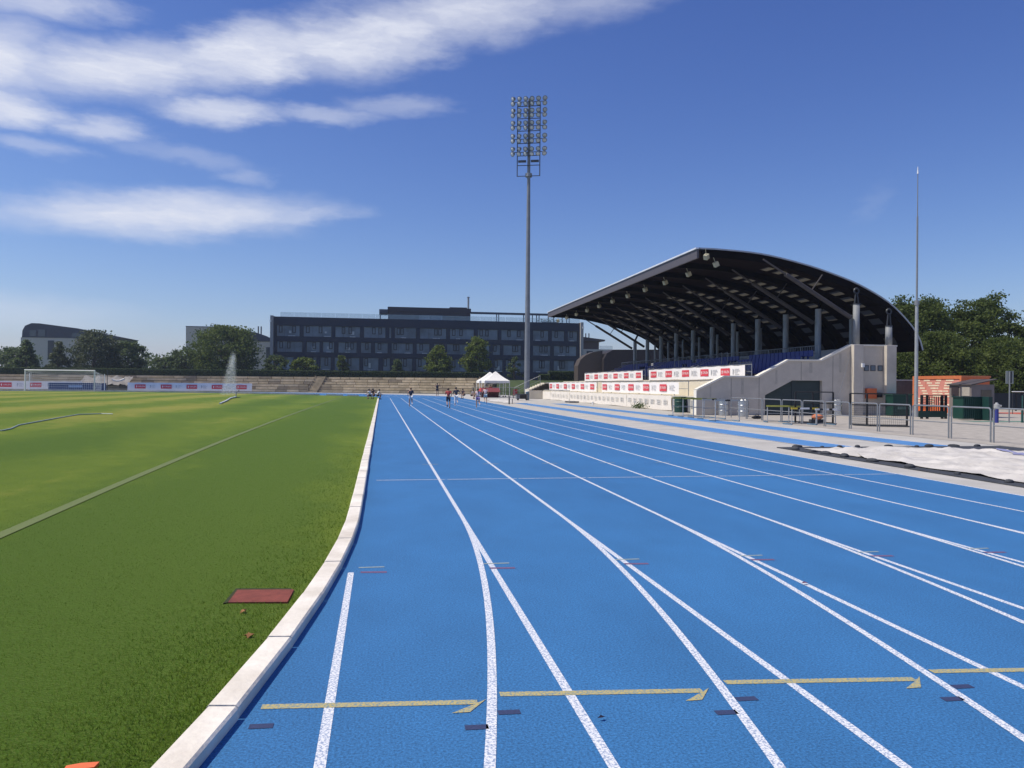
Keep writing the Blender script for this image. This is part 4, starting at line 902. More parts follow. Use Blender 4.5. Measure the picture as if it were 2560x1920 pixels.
banner('crumpled white sponsor banner with red panels on the terrace right of the goal', 'S', 141.0, XA(319, 141), XA(630, 141), .1, 1.5, [XA(u, 141) for u in (351, 416, 480, 543, 604)], 1.75, .70, CLOTH, TB, wave=.09)
cl = thing('white_sheet', 'loose grey-white sheet draped over the terrace steps right of the goal', 'sheet', (-41, 143, 1)); b = MB()
x0, x1 = XA(205, 143), XA(328, 143); n = 24; vs = []
for i in range(n+1):
    for j in range(7):
        q = j/6; a = x0+(x1-x0)*i/n; vs.append((a, 141.55+q*2.6, 1.1+q*1.55+.12*math.sin(i*1.3+j)+.08*math.sin(i*2.9)-.25*q*abs(math.sin(i*.4))))
b.add(vs, [(i*7+j, (i+1)*7+j, (i+1)*7+j+1, i*7+j+1) for i in range(n) for j in range(6)]); b.build('cloth', mat('grey_white_cloth', (.22, .205, .19), .85, var=.3, scale=1), cl, smooth=True)
b = MB(); b.path([(x0+(x1-x0)*(.68+.05*i), 141.2, 2.0-.25*math.sin(i*.7)) for i in range(6)], .16, 6); b.build('rolled_edge', TARP, cl)

# ------------------------------------------------------------------ goal, dark blue mats, sprinkler, hose
gl = thing('football_goal', 'white football goal with net at the far end of the lawn', 'goal', (-36.4, 96, .4))
gx0, gx1, gy, gz_ = -40.1, -32.75, 95.9, .40
for x in (gx0, gx1): MB().tube((x, gy, gz_-.05), (x, gy, gz_+2.44), .075, n=10).build('post', WHITE, gl)
MB().tube((gx0-.07, gy, gz_+2.44), (gx1+.07, gy, gz_+2.44), .075, n=10).build('crossbar', WHITE, gl)
for x in (gx0-.4, gx1+.4): MB().tube((x, gy+2.1, gz_-.1), (x, gy+2.1, gz_+2.1), .045, n=8).build('rear_post', WHITE, gl)
b = MB(); r_ = .011
for q in np.linspace(0, 1, 34):
    x = gx0+(gx1-gx0)*q; sag = .35*math.sin(math.pi*q)
    b.path([(x, gy+.05, gz_+2.4), (x, gy+1.5, gz_+2.15-sag), (x, gy+2.0, gz_+1.0), (x, gy+2.2, gz_)], r_, 3)
for t_ in np.linspace(.1, 1, 11):
    pts = []
    for q in np.linspace(0, 1, 14):
        sag = .35*math.sin(math.pi*q); x = gx0+(gx1-gx0)*q; P_ = [Vector((x, gy+.05, gz_+2.4)), Vector((x, gy+1.5, gz_+2.15-sag)), Vector((x, gy+2.0, gz_+1.0)), Vector((x, gy+2.2, gz_))]
        s = t_*3; k = min(2, int(s)); pts.append(P_[k].lerp(P_[k+1], s-k))
    b.path(pts, r_, 3)
for x in (gx0, gx1):
    for q in np.linspace(.1, 1, 8): b.path([(x, gy+2.1*q, gz_), (x+(.35 if x > -36 else -.35)*q*.6, gy+2.1*q, gz_+2.35-.25*q)], r_, 3)
    for z in np.linspace(.2, 2.2, 8): b.path([(x, gy, gz_+z), (x+(.2 if x > -36 else -.2), gy+2.0, gz_+z*.92)], r_, 3)
tag(b.build('net', mat('white_net', (.70, .70, .68), .8), gl), kind='stuff')
bm_ = thing('landing_mat', 'long low dark blue padded mat behind the goal', 'mat', (-48.5, 134, 0))
for (a, c) in ((-52.6, -49.0), (-48.95, -44.5)): MB().box(a, c, 134, 135.6, .15, 1.35).build('pad', BLUEMAT, bm_)
MB().box(-49.6, -47.6, 133.95, 133.995, .62, .98).build('label_patch', mat('pale_patch', (.35, .40, .48), .7), bm_)
MB().box(-45.3, -44.4, 133.2, 133.99, .1, 1.2).build('end_pad', BLUEMAT, bm_)
pp = thing('thin_post', 'thin dark post on the lawn edge right of the goal', 'post', (XA(268, 99), 99, .4)); p = pp.location
MB().tube((p.x, 99, .3), (p.x, 99, 3.0), .045, n=6).build('tube', DSTEEL, pp); MB().box(p.x-.2, p.x+.2, 98.8, 99.2, .28, .36).build('foot', DSTEEL, pp)
SX, SY = -12.8, 72.0; SZ = crown(SX)
sp = thing('lawn_sprinkler', 'lawn sprinkler on the grass throwing a tall plume of water', 'sprinkler', (SX, SY, SZ))
b = MB(); b.tube((SX, SY, SZ), (SX, SY, SZ+.5), .04, n=8).tube((SX, SY, SZ+.45), (SX+.3, SY-.2, SZ+.7), .03, n=6); b.build('riser', STEEL, sp)
MB().box(SX-.3, SX+.3, SY-.3, SY+.3, SZ, SZ+.06).build('base', DSTEEL, sp)
b = MB(); b.path([(SX, SY, SZ+.1), (SX+.5, 66.5, SZ+.06), (-11.0, 58, crown(-11)+.06), (-10.2, 51.8, crown(-10.2)+.05)], .06, 6); b.build('feed_pipe', mat('white_feed_hose', (.66, .70, .70), .4), sp)
n = 15000; q = rng.random(n)**.9
hw = .05+.62*(1-q)**.8; px_ = SX+.05-.25*q-hw+rng.uniform(-1, 1, n)*hw+rng.normal(0, .06, n); py_ = SY+rng.normal(0, .5, n)
P = np.stack([px_, py_, SZ+.25+q*3.3+np.abs(rng.normal(0, .35, n))*q**3], 1); V, F = leaf_cloud(P, .045, 0)
wm = bpy.data.materials.new('water_droplets'); wm.use_nodes = True; wb = wm.node_tree.nodes['Principled BSDF']; wb.inputs['Base Color'].default_value = (.85, .88, .9, 1); wb.inputs['Alpha'].default_value = .34; wb.inputs['Roughness'].default_value = .3
tag(link('water_spray', npmesh('water_spray', V, F, wm)), kind='stuff')
hs = MB(); hp = [(q*.86, w*.86) for q, w in [(-20, 24.2), (-14.2, 26.0), (-11.9, 26.9), (-12.05, 27.8), (-12.7, 29.9), (-13.4, 34.6), (-14.0, 39.0), (-13.4, 40.2), (-12.85, 40.1)]]
hs.path([(x, y, crown(x)+.03) for x, y in hp], .022, 6); tag(hs.build('garden_hose', mat('white_hose', (.30, .38, .34), .5)), 'pale hose snaking across the lawn on the left', 'hose')

# ------------------------------------------------------------------ tents and what stands round them
def tent(loc, label):
    t = thing('canopy_tent', label, 'tent', loc, 'white canopy tents at the end of the straight'); x, y, z = loc; w = 3.25; h0, h1, pk = 1.80, 2.13, 3.33
    b = MB(); n = 8; top = []
    rings = [(1, h1), (.62, h1+.32*(pk-h1)), (.33, h1+.62*(pk-h1)), (.12, h1+.9*(pk-h1)), (.02, pk)]
    c = Vector((x+w/2, y+w/2, 0))
    vs = [(c.x+sx*w/2*k, c.y+sy*w/2*k, zz) for k, zz in rings for sx, sy in ((-1, -1), (1, -1), (1, 1), (-1, 1))]
    b.add(vs, [(4*i+j, 4*i+(j+1) % 4, 4*i+4+(j+1) % 4, 4*i+4+j) for i in range(4) for j in range(4)]+[(16, 17, 18, 19)]); b.build('canopy', mat('tent_fabric', (.80, .78, .72), .75, var=.03), t)
    v = MB()
    for (p, q) in (((x, y), (x+w, y)), ((x+w, y), (x+w, y+w)), ((x+w, y+w), (x, y+w)), ((x, y+w), (x, y))):
        pts = []
        for i in range(9): f = i/8; sag = .07*math.sin(math.pi*f*3)**2; pts += [(p[0]+(q[0]-p[0])*f, p[1]+(q[1]-p[1])*f, h1), (p[0]+(q[0]-p[0])*f, p[1]+(q[1]-p[1])*f, h0+sag)]
        v.add(pts, [(2*i, 2*i+2, 2*i+3, 2*i+1) for i in range(8)])
    v.build('valance', MATS['tent_fabric'], t)
    for (lx, ly) in ((x+.04, y+.04), (x+w-.04, y+.04), (x+w-.04, y+w-.04), (x+.04, y+w-.04)):
        g_ = MB().tube((lx, ly, 0), (lx, ly, h1), .035, n=6).build('leg', WHITE, t); MB().box(lx-.1, lx+.1, ly-.1, ly+.1, 0, .12).build('foot', DSTEEL, g_)
    b = MB(); b.path([(x+.05, y+.05, h0+.1), (x+w/2, y+.05, h0-.15), (x+w-.05, y+.05, h0+.1)], .02, 5).path([(x+.05, y+.05, h0-.3), (x+w/2, y+.05, h0+.25), (x+w-.05, y+.05, h0-.3)], .02, 5); b.build('scissor_frame', STEEL, t)
tent((12.95, 97.0, 0), 'white pop-up canopy tent, the nearer of two'); tent((12.78, 101.0, 0), 'white pop-up canopy tent standing behind the nearer one')
fn = thing('mesh_fence', 'low green mesh fence running behind the tents to the mast', 'fence', (15.7, 105, 0))
for x in np.arange(12.4, 19.3, 1.3): MB().tube((x, 105, 0), (x, 105, 1.25), .03, n=6).build('post', STEEL, fn)
MB().tube((12.4, 105, 1.25), (18.9, 105, 1.25), .03, n=6).build('rail', STEEL, fn); MB().tube((12.4, 105, .2), (18.9, 105, .2), .02, n=6).build('rail', STEEL, fn)
b = MB()
for x in np.arange(12.4, 18.9, .16): b.tube((x, 105.02, .2), (x, 105.02, 1.22), .016, n=3)
for z in np.arange(.25, 1.2, .13): b.tube((12.4, 105.02, z), (18.9, 105.02, z), .016, n=3)
tag(b.build('mesh', mat('green_wire', (.07, .12, .06), .6), fn), kind='stuff')
rc = thing('red_shelter', 'low red sloping canopy in front of the tents', 'canopy', (13.2, 95.4, 0))
MB().prism([(94.9, .72), (95.9, 1.22), (96.0, 1.2), (95.0, .68)], 'x', 12.25, 14.65).build('top_sheet', mat('red_vinyl', (.20, .04, .045), .7), rc)
MB().add([(12.2, 94.9, .7), (11.7, 94.7, .72), (12.25, 95.9, 1.24), (12.4, 95.9, 1.22)], [(0, 1, 2, 3)]).box(11.65, 12.2, 94.6, 94.75, .66, .74).build('end_flap', mat('sunlit_red_flap', (.60, .09, .07), .5), rc)  # brighter red stands in for sunlight on the slanted left face
MB().box(12.3, 14.6, 95.85, 95.93, 0, 1.2).build('back_sheet', mat('dark_red_sheet', (.10, .028, .032), .7), rc)
for x in (12.3, 14.6): MB().tube((x, 94.95, 0), (x, 94.95, .7), .03, n=6).build('leg', STEEL, rc)
def table(x, y, w, h, label, m):
    t = thing('table', label, 'table', (x, y, 0)); MB().box(x-w/2, x+w/2, y-.35, y+.35, h-.04, h).build('top', m, t)
    for sx in (-1, 1):
        for sy in (-1, 1): MB().tube((x+sx*(w/2-.1), y+sy*.28, 0), (x+sx*(w/2-.06), y+sy*.28, h-.04), .025, n=6).build('leg', DSTEEL, t)
table(15.6, 99.0, 1.8, .72, 'dark folding table under the nearer tent', DSTEEL); table(16.9, 94.6, 1.5, .72, 'dark table right of the tents', BLACKP)
ch = thing('chair', 'red chair beside the dark table near the mast', 'chair', (15.75, 90, 0)); MB().box(15.5, 16.0, 89.8, 90.3, .42, .5).build('seat', mat('red_chair_plastic', (.30, .035, .04), .5), ch); MB().box(15.5, 16.0, 90.25, 90.32, .5, 1.1).build('backrest', MATS['red_chair_plastic'], ch)
for sx in (15.53, 15.97):
    for sy in (89.83, 90.27): MB().tube((sx, sy, 0), (sx, sy, .42), .025, n=5).build('leg', DSTEEL, ch)
bx = thing('equipment_trolley', 'dark equipment trolley at the end of the runways', 'trolley', (14.6, 80, 0))
MB().box(14.05, 15.25, 79.7, 80.5, .14, .62).build('body', mat('grey_trolley', (.16, .17, .19), .6), bx); MB().box(14.4, 15.1, 79.66, 79.69, .16, .56).build('dark_panel', BLACKP, bx); MB().box(14.0, 15.3, 79.65, 80.55, .625, .69).build('lid', DSTEEL, bx)
for x in (14.2, 15.1): MB().tube((x, 79.7, .1), (x, 79.8, .1), .1, n=10).build('wheel', BLACKP, bx)
bn = thing('litter_bin', 'narrow blue-grey bin beside the equipment trolley', 'bin', (15.45, 81, 0)); MB().tube((15.45, 81, 0), (15.45, 81, .9), .19, .21, 12).build('body', mat('blue_grey_bin', (.10, .17, .24), .5), bn); MB().tube((15.45, 81, .9), (15.45, 81, .97), .23, .2, 12).build('lid', WHITE, bn)
for (x, y, h, r_, lb) in ((10.53, 63.3, .5, .06, 'short dark stake on the track edge, thicker of two'), (11.0, 64.5, .4, .03, 'thin short stake right of the thicker one')):
    t = thing('stake', lb, 'stake', (x, y, 0)); MB().tube((x, y, 0), (x, y, h), r_, n=8).build('shaft', DSTEEL, t); MB().tube((x, y, h), (x, y, h+.03), r_*1.25, n=8).build('cap', BLACKP, t)
def cloth_heap(name, label, cat, poly_fn, nx_, ny_, m, zf):
    b = MB(); vs = [(*poly_fn(i/nx_, j/ny_), 0) for i in range(nx_+1) for j in range(ny_+1)]
    vs = [(x, y, zf(x, y, (k//(ny_+1))/nx_, (k % (ny_+1))/ny_)) for k, (x, y, _) in enumerate(vs)]
    b.add(vs, [(i*(ny_+1)+j, (i+1)*(ny_+1)+j, (i+1)*(ny_+1)+j+1, i*(ny_+1)+j+1) for i in range(nx_) for j in range(ny_)])
    return b, vs
from mathutils import noise as mn
def fold(x, y, f=1.1): return mn.noise(Vector((x*f, y*f*.6, 0)))*.5+abs(mn.noise(Vector((x*f*2.2, y*f*1.6, 4))))*.55
b, _ = cloth_heap('', '', '', lambda u, v: (10.6+2.2*u+.2*math.sin(v*9), 66.8+12.5*v), 10, 34, TARP, lambda x, y, u, v: .02+max(0, .28*math.sin(math.pi*u)*(.5+fold(x, y))*math.sin(math.pi*v)**.5))
tag(b.build('white_groundsheet', TARP, smooth=True), 'long narrow rumpled white sheet on the ground before the tents', 'sheet')

# ------------------------------------------------------------------ pit with dark cover and white tarpaulin
pit = thing('pit_cover', 'dark flat cover over the jumping pit edged with small lumps', 'cover', (13.5, 12, 0))
MB().box(10.36, 17.1, 3, 18.95, -.05, .012).build('cover_sheet', DMAT, pit)
lump = MB().ball((0, 0, .03), .085, .12, .05, 8, 5).mesh('lump', DMAT, smooth=True)
pts = [(10.45+rng.uniform(0, .12), y) for y in (18.2, 17.4, 16.9, 16.2, 15.1, 13.9, 12.7, 11.5, 10.4, 9.2, 8, 7)]+[(x, 18.9+rng.uniform(-.1, .05)) for x in (10.9, 11.6, 12.1, 12.7, 13.6, 14.4, 14.8, 15.6, 16.3)]
for (x, y) in pts:
    o = link('lump', lump, pit); o.location = (x-13.5, y-12, 0); s = rng.uniform(.6, 1.25); o.scale = (s, s*rng.uniform(.7, 1.5), s); o.rotation_euler = (0, 0, rng.random()*3)
def tz(x, y):
    e = min(1, max(0, (x-10.62)/.5)); return .03+.62*e*(.03+.15*max(0, fold(x, y, 1.3))+.10*(1-min(1, 5*abs(mn.noise(Vector((x*1.1+y*.5, y*.8-x*.4, 3))))))+.05*abs(mn.noise(Vector((x*4.1+y*1.2, y*3.0-x, 3))))+.15*max(0, mn.noise(Vector((x*.6, y*.5, 9)))))
def tp_(u, v):
    y = 3+v*(14.6+.9*math.sin(u*5)); 
    xr = 16.6+.3*math.sin(v*7); xl = 10.72+.06*math.sin(y*3.1)
    if y > 15.6: xl += (y-15.6)*.30
    return xl+(xr-xl)*u, y
b, tv = cloth_heap('', '', '', tp_, 70, 120, TARP, lambda x, y, u, v: tz(x, y)*(.35+.65*min(1, (1-v)*12))*(1 if u < .97 else .4))
wt = b.build('white_tarpaulin', [TARP], smooth=True); tag(wt, 'big crumpled white tarpaulin spread over the dark pit cover', 'tarpaulin')
for (nm, x0, x1, y0, y1, m) in (('blue_print', 14.3, 15.0, 15.5, 16.5, mat('faint_blue_print', (.27, .28, .45), .7)), ('red_print', 14.55, 14.95, 11.5, 15.3, mat('faint_red_print', (.62, .26, .30), .7))):
    b = MB(); n = 16; vs = []
    for i in range(n+1):
        for j in range(4): x = x0+(x1-x0)*j/3+.12*math.sin(i*.9); y = y0+(y1-y0)*i/n; vs.append((x, y, tz(x, y)+.012))
    b.add(vs, [(i*4+j, (i+1)*4+j, (i+1)*4+j+1, i*4+j+1) for i in range(n) for j in range(3)]); b.build(nm, m, wt, smooth=True)
b, _ = cloth_heap('', '', '', lambda u, v: (10.75+1.3*u*(1-.4*v), 16.0+2.3*v), 14, 20, TARP, lambda x, y, u, v: .03+.24*max(0, math.sin(math.pi*u))*(.35+abs(fold(x, y, 2.0)))*math.sin(math.pi*min(1, v+.12)))
tag(b.build('white_tarpaulin', TARP, smooth=True), 'small grey-white tarpaulin bundle at the left tip of the pit cover', 'tarpaulin')

# ------------------------------------------------------------------ yard: railing, frames, hurdles, barrels
fe = thing('metal_railing', 'galvanised tube railing with hoop panels along the yard edge', 'railing', (18.1, 27, 0))
fy = [37.9, 36.1, 34.5, 32.7, 30.95, 29.2, 27.45, 25.72, 23.92, 22.1, 20.36, 18.6, 16.9, 15.1]
for a, c in zip(fy, fy[1:]):
    b = MB(); y0, y1 = a-.06, c+.06; r_ = .024; zt = 1.03+.006*math.sin(a*7)
    b.path([(18.1, y0, -.05), (18.1, y0, zt-.08), (18.1, y0-.025, zt-.02), (18.1, y0-.08, zt), (18.1, y1+.08, zt), (18.1, y1+.025, zt-.02), (18.1, y1, zt-.08), (18.1, y1, -.05)], r_, 8).tube((18.1, y0, .5), (18.1, y1, .5), .019, n=6)
    b.build('hoop_panel', STEEL, fe)
def frame_fence(label, pts, zt, mid, mesh_low):
    c = (sum(p[0] for p in pts)/len(pts), sum(p[1] for p in pts)/len(pts), 0); t = thing('steel_barrier', label, 'barrier', c, 'black steel barriers in the yard')
    for (x, y) in pts: MB().box(x-.03, x+.03, y-.03, y+.03, 0, zt).build('post', BLACKP, t)
    for p, q in zip(pts, pts[1:]):
        for z in (zt, mid, .05): MB().bar((*p, z), (*q, z), .04, .05).build('rail', BLACKP, t)
        MB().bar((p[0], p[1]-.25, .03), (q[0], q[1]-.25, .03), .12, .05).build('ground_bar', DSTEEL, t)
    if mesh_low:
        b = MB()
        for p, q in zip(pts, pts[1:]):
            for f in np.linspace(0, 1, 22): x, y = p[0]+(q[0]-p[0])*f, p[1]+(q[1]-p[1])*f; b.tube((x, y, .05), (x, y, mid), .005, n=3)
            for z in np.arange(.1, mid, .09): b.tube((*p, z), (*q, z), .005, n=3)
        tag(b.build('wire_mesh', DSTEEL, t), kind='stuff')
frame_fence('black steel barrier behind the hurdles', [(18.5, 32.2), (19.05, 31.7), (19.6, 31.0)], 1.4, .9, False)
frame_fence('black steel barrier with wire mesh right of the hurdles', [(19.9, 30.2), (20.15, 29.4), (21.5, 28.7)], 1.36, .88, True)
def hurdle(x, y, w, h, rz, label, bars, grp='hurdles at the edge of the yard'):
    t = thing('hurdle', label, 'hurdle', (x, y, 0), grp, rz)
    for sx in (0, w):
        g_ = MB().tube((sx, 0, .03), (sx, 0, h), .02, n=6).build('leg', mat('hurdle_steel', (.46, .47, .47), .45, .4), t, local=True)
        MB().bar((sx, -.02, .025), (sx, .68, .025), .05, .04).build('foot', mat('blue_steel', (.10, .19, .28), .5, .2), t, local=True)
    MB().tube((0, .66, .03), (w, .66, .03), .02, n=6).tube((0, 0, h*.55), (w, 0, h*.55), .013, n=5).build('brace', STEEL, t, local=True)
    n = len(bars); a = 0; tot_ = sum(q for q, _ in bars)
    for q, m in bars:
        MB().box(-.05+(w+.1)*a/tot_, -.05+(w+.1)*(a+q)/tot_, -.025, .0, h-.035, h+.04).build('bar', m, t, local=True); a += q
PALEB = mat('weathered_bar', (.40, .40, .37), .6); DULLY = mat('dull_yellow', (.34, .34, .07), .6)
lbs = ['pale hurdle nearest the green barrel', 'second hurdle from the green barrel, with a yellow bar', 'middle hurdle of the row at the runway, yellow bar', 'fourth hurdle in the row, before the first steel barrel', 'last and nearest hurdle in the row at the runway']
for i, (x, y) in enumerate(((15.5, 39.4), (15.5, 38.0), (15.6, 36.9), (15.55, 35.6), (15.2, 33.4))):
    m = [DULLY, DULLY, DULLY, PALEB, PALEB][i]; hurdle(x, y, 1.18, .97, 0, lbs[i], [(4, m), (2, BLACKP), (4, m)])
hurdle(17.35, 32.6, .95, .74, -.25, 'low hurdle with a plain dull yellow bar', [(1, DULLY)])
hurdle(17.25, 30.3, 1.2, .70, .05, 'low hurdle with a yellow and white striped bar', [(2, YELLOW), (.8, BLACKP), (3, WHITE), (.8, BLACKP), (2, YELLOW)])
hurdle(18.25, 30.1, .9, .67, 0, 'low hurdle with a black and white striped bar', [(1.3, WHITE), (1, BLACKP), (1.8, WHITE), (1, BLACKP), (1.3, WHITE)])
hurdle(18.3, 32.4, .6, .72, .2, 'low dull hurdle standing behind the striped ones', [(1, DULLY)])
ob = thing('orange_bag', 'crumpled orange bag on the ground behind the striped hurdles', 'bag', (19.1, 31.4, 0)); MB().ball((19.1, 31.4, .3), .28, .2, .12, 10, 6).build('sack', mat('orange_cloth', (.62, .20, .09), .8, var=.3, scale=9, bump=.6), ob, smooth=True); MB().box(18.75, 19.4, 31.3, 31.5, .02, .19).build('crate', DSTEEL, ob)
dk = thing('black_bag', 'small black bag on the gravel behind the railing', 'bag', (18.75, 36.3, 0)); MB().ball((18.75, 36.3, .07), .3, .14, .09, 10, 6).build('pouch', BLACKP, dk, smooth=True); MB().torus((18.75, 36.3, .15), .09, .015, 10, 5).build('handle', DSTEEL, dk)
def barrel(x, y, label, m, r_=.29, h=.88, grp='steel barrels by the stand wall'):
    t = thing('barrel', label, 'barrel', (x, y, 0), grp)
    MB().lathe((x, y, 0), [(r_, 0), (r_, .28*h), (r_+.022, .31*h), (r_+.022, .33*h), (r_, .36*h), (r_, .64*h), (r_+.022, .67*h), (r_+.022, .69*h), (r_, .72*h), (r_, h)], 20).build('body', m, t, smooth=False)
    MB().torus((x, y, h), r_, .022, 20, 6, ax='z').build('rim', m, t); return t
BAR = mat('bare_steel', (.48, .50, .52), .25, .85, .1, 5)
barrel(18.85, 40.4, 'plain steel barrel behind the middle hurdle', BAR); barrel(19.3, 38.9, 'shiny steel barrel behind the nearest hurdle', BAR); barrel(25.9, 40.6, 'shiny steel barrel by the stand pier behind the black barriers', BAR)
barrel(18.25, 45.2, 'dark green barrel at the foot of the stand', GREENP, .36, .95)
wd = thing('weed_clump', 'green weed clump growing at the foot of the off-white banner', 'plant', (18.2, 53, 0)); P = rng.normal(size=(260, 3))*np.array([.2, .5, .12])+np.array([18.25, 53, .2]); P[:, 2] = np.abs(P[:, 2]); V, F = leaf_cloud(P, .12); link('foliage', npmesh('foliage', V, F, LD, wd.location), wd); MB().tube((18.25, 53, 0), (18.25, 53, .3), .015, n=5).build('stem', BARK, wd)
dg_ = thing('drain_pallet', 'small grey pallet lying before the off-white banners', 'pallet', (17.6, 70.3, 0))
for k in range(5): MB().box(17.2+.2*k, 17.36+.2*k, 69.4, 71.4, .1, .14).build('slat', mat('grey_wood', (.25, .25, .26), .8), dg_)
for y in (69.6, 71.1): MB().box(17.2, 18.16, y, y+.1, 0, .095).build('bearer', MATS['grey_wood'], dg_)
wb_ = thing('paper_cup', 'small white cup on the paving before the banners', 'cup', (17.2, 61.4, 0)); MB().lathe((17.2, 61.4, 0), [(.07, 0), (.1, .26)], 10).build('body', WHITE, wb_); MB().torus((17.2, 61.4, .26), .1, .012, 10, 5, ax='z').build('rim', WHITE, wb_)
cb = thing('switch_cabinet', 'small cream cabinet at the foot of the stand steps', 'cabinet', (18.2, 42.6, 0)); MB().box(18.0, 18.5, 42.0, 43.0, 0, .85).build('body', CREAM, cb); MB().box(17.98, 17.998, 42.1, 42.9, .3, .78).build('door', mat('grey_door', (.32, .31, .29), .6), cb)

# kiosk, shed, green boxes, turnstile, sign, hydrant
kk = thing('red_kiosk', 'orange-red container kiosk with white dashes on its sunlit red front', 'kiosk', (37.8, 46.3, 0))
MB().box(36.92, 38.9, 44.0, 48.6, 0, 2.42).build('body', ORANGE, kk)
MB().box(36.86, 36.915, 44.15, 48.4, .45, 2.22).build('front_shutter', SUNLIT_RED, kk)
MB().box(36.82, 36.91, 44.0, 44.14, 0, 2.45).box(36.82, 36.91, 48.41, 48.6, 0, 2.45).box(36.82, 36.91, 44.14, 48.41, 2.23, 2.45).box(36.80, 38.95, 43.95, 44.0, 2.33, 2.45).build('frame', mat('orange_frame', (.62, .19, .08), .5), kk)
dash = MB(); DASHM = mat('cream_dash', (.85, .72, .55), .6)
for (ya, yb, z) in [(48.35, 47.9, 2.14), (48.3, 47.8, 1.97), (48.1, 47.6, 1.80), (47.9, 47.4, 1.62), (47.7, 47.2, 1.43), (47.6, 47.1, 1.26), (47.5, 47.0, 1.08), (48.2, 47.8, .9), (48.3, 47.85, .72), (48.3, 47.9, .54),
                    (47.5, 46.9, 2.14), (47.2, 46.7, 1.97), (47.05, 46.5, 1.80), (46.85, 46.3, 1.62), (46.7, 46.2, 1.43), (46.65, 46.15, 1.26), (46.3, 45.85, 2.14), (46.4, 45.95, 1.97), (46.5, 46.02, 1.80), (46.28, 46.1, 1.62), (46.15, 45.7, 1.43), (46.1, 45.7, 1.26), (46.6, 46.1, 1.08), (46.1, 45.65, 1.08), (46.9, 46.4, .9), (45.9, 45.5, .9),
                    (45.4, 44.7, 2.14), (45.5, 44.85, 1.97), (45.55, 45.0, 1.80), (45.6, 45.1, 1.62), (45.65, 45.2, 1.43), (45.5, 45.05, 1.26), (45.3, 44.8, 1.08), (45.1, 44.6, .9), (44.9, 44.4, .72), (47.0, 46.5, .72), (46.0, 45.5, .72), (46.8, 46.4, .54), (45.4, 44.9, .54)]:
    MB().box(36.848, 36.858, yb, ya, z-.045, z+.045).build('dash', DASHM, kk)
for y in (45.2, 46.3, 47.3): MB().box(36.852, 36.859, y-.01, y+.01, .5, 2.2).build('shutter_joint', ORANGE, kk)
shd = thing('grey_shed', 'small grey shed with a sloping roof before the red kiosk', 'shed', (33.2, 38.9, 0))
SHD = mat('grey_shed_wall', (.20, .175, .165), .85, var=.12, scale=1.4)
MB().box(32.45, 33.9, 38.0, 39.7, 0, 1.85).build('wall', SHD, shd)
MB().prism([(32.35, 1.80), (34.0, 2.12), (34.0, 2.17), (32.35, 1.85)], 'y', 37.9, 39.8).build('roof', mat('dark_shed_roof', (.07, .06, .06), .8), shd)
MB().box(32.42, 32.448, 38.95, 39.5, 1.2, 1.72).build('window', mat('brown_glass', (.05, .04, .045), .3), shd)
MB().box(32.42, 32.448, 38.1, 38.75, 1.2, 1.72).build('sunlit_patch', mat('wall_sunpatch', (.38, .35, .31), .8), shd)  # pale panel paints a patch of sunlight on the shed wall
MB().box(33.05, 33.7, 37.97, 37.998, .2, 1.55).build('door', mat('brown_door', (.13, .11, .08), .7), shd)
MB().tube((32.40, 39.3, 0), (32.40, 39.3, 1.3), .035, n=6).build('drainpipe', DSTEEL, shd)
gb1 = thing('green_container', 'dark green steel container beside the thin pole', 'container', (29.6, 40.2, 0))
MB().box(29.0, 30.2, 39.9, 40.6, .04, 1.2).build('body', GREENP, gb1); MB().box(28.95, 30.25, 39.85, 40.65, 1.205, 1.26).build('lid', mat('green_lid', (.03, .12, .08), .5), gb1)
for k in range(10): MB().box(29.30+.075*k, 29.34+.075*k, 39.88, 39.898, .38, .55).build('letter_slot', mat('pale_green', (.16, .26, .22), .6), gb1)
gb2 = thing('green_container', 'ribbed dark green container before the grey shed', 'container', (30.0, 35.3, 0))
MB().box(29.4, 30.45, 35.0, 35.7, .05, 1.15).build('body', GREENP, gb2)
for k in range(9): MB().box(29.42+.12*k, 29.47+.12*k, 34.97, 34.998, .08, 1.12).build('rib', GREENP, gb2)
MB().box(30.47, 30.68, 34.5, 35.5, 0, 1.2).build('end_post', mat('very_dark_green', (.008, .04, .035), .5), gb2); MB().box(29.35, 30.46, 34.95, 35.75, 1.155, 1.2).build('lid', MATS['very_dark_green'], gb2)
ts = thing('turnstile', 'black barred turnstile gate before the red kiosk', 'turnstile', (28.9, 36.5, 0))
for x in (28.2, 28.53, 29.42, 29.63): MB().box(x-.05, x+.05, 36.45, 36.55, 0, 1.22).build('post', BLACKP, ts)
for k in range(8): MB().box(28.25, 28.48, 36.48, 36.52, .5+.085*k, .53+.085*k).build('bar', BLACKP, ts)
for k in range(6): MB().box(28.66+.13*k, 28.69+.13*k, 36.48, 36.52, .4, 1.18).build('bar', BLACKP, ts)
for k in range(6): MB().box(28.58, 28.80, 36.44, 36.47, .5+.1*k, .53+.1*k).build('bar', BLACKP, ts)
MB().box(27.95, 29.6, 36.40, 36.435, .08, .42).build('kick_panel', mat('dark_green_panel', (.015, .05, .04), .6), ts); MB().box(28.15, 29.68, 36.45, 36.55, 1.221, 1.26).build('top_rail', BLACKP, ts)
hy = thing('fire_hydrant', 'blue standpipe hydrant with a pale cap behind the railing', 'hydrant', (28.86, 32.2, 0))
MB().tube((28.86, 32.2, 0), (28.86, 32.2, .68), .085, n=12).build('column', mat('hydrant_blue', (.03, .04, .22), .5), hy); MB().lathe((28.86, 32.2, .66), [(.1, 0), (.13, .04), (.13, .2), (.07, .24), (.05, .3)], 12).tube((28.86, 32.2, .8), (29.06, 32.15, .8), .05, n=8).build('cap', mat('hydrant_cap', (.45, .45, .43), .4, .4), hy)
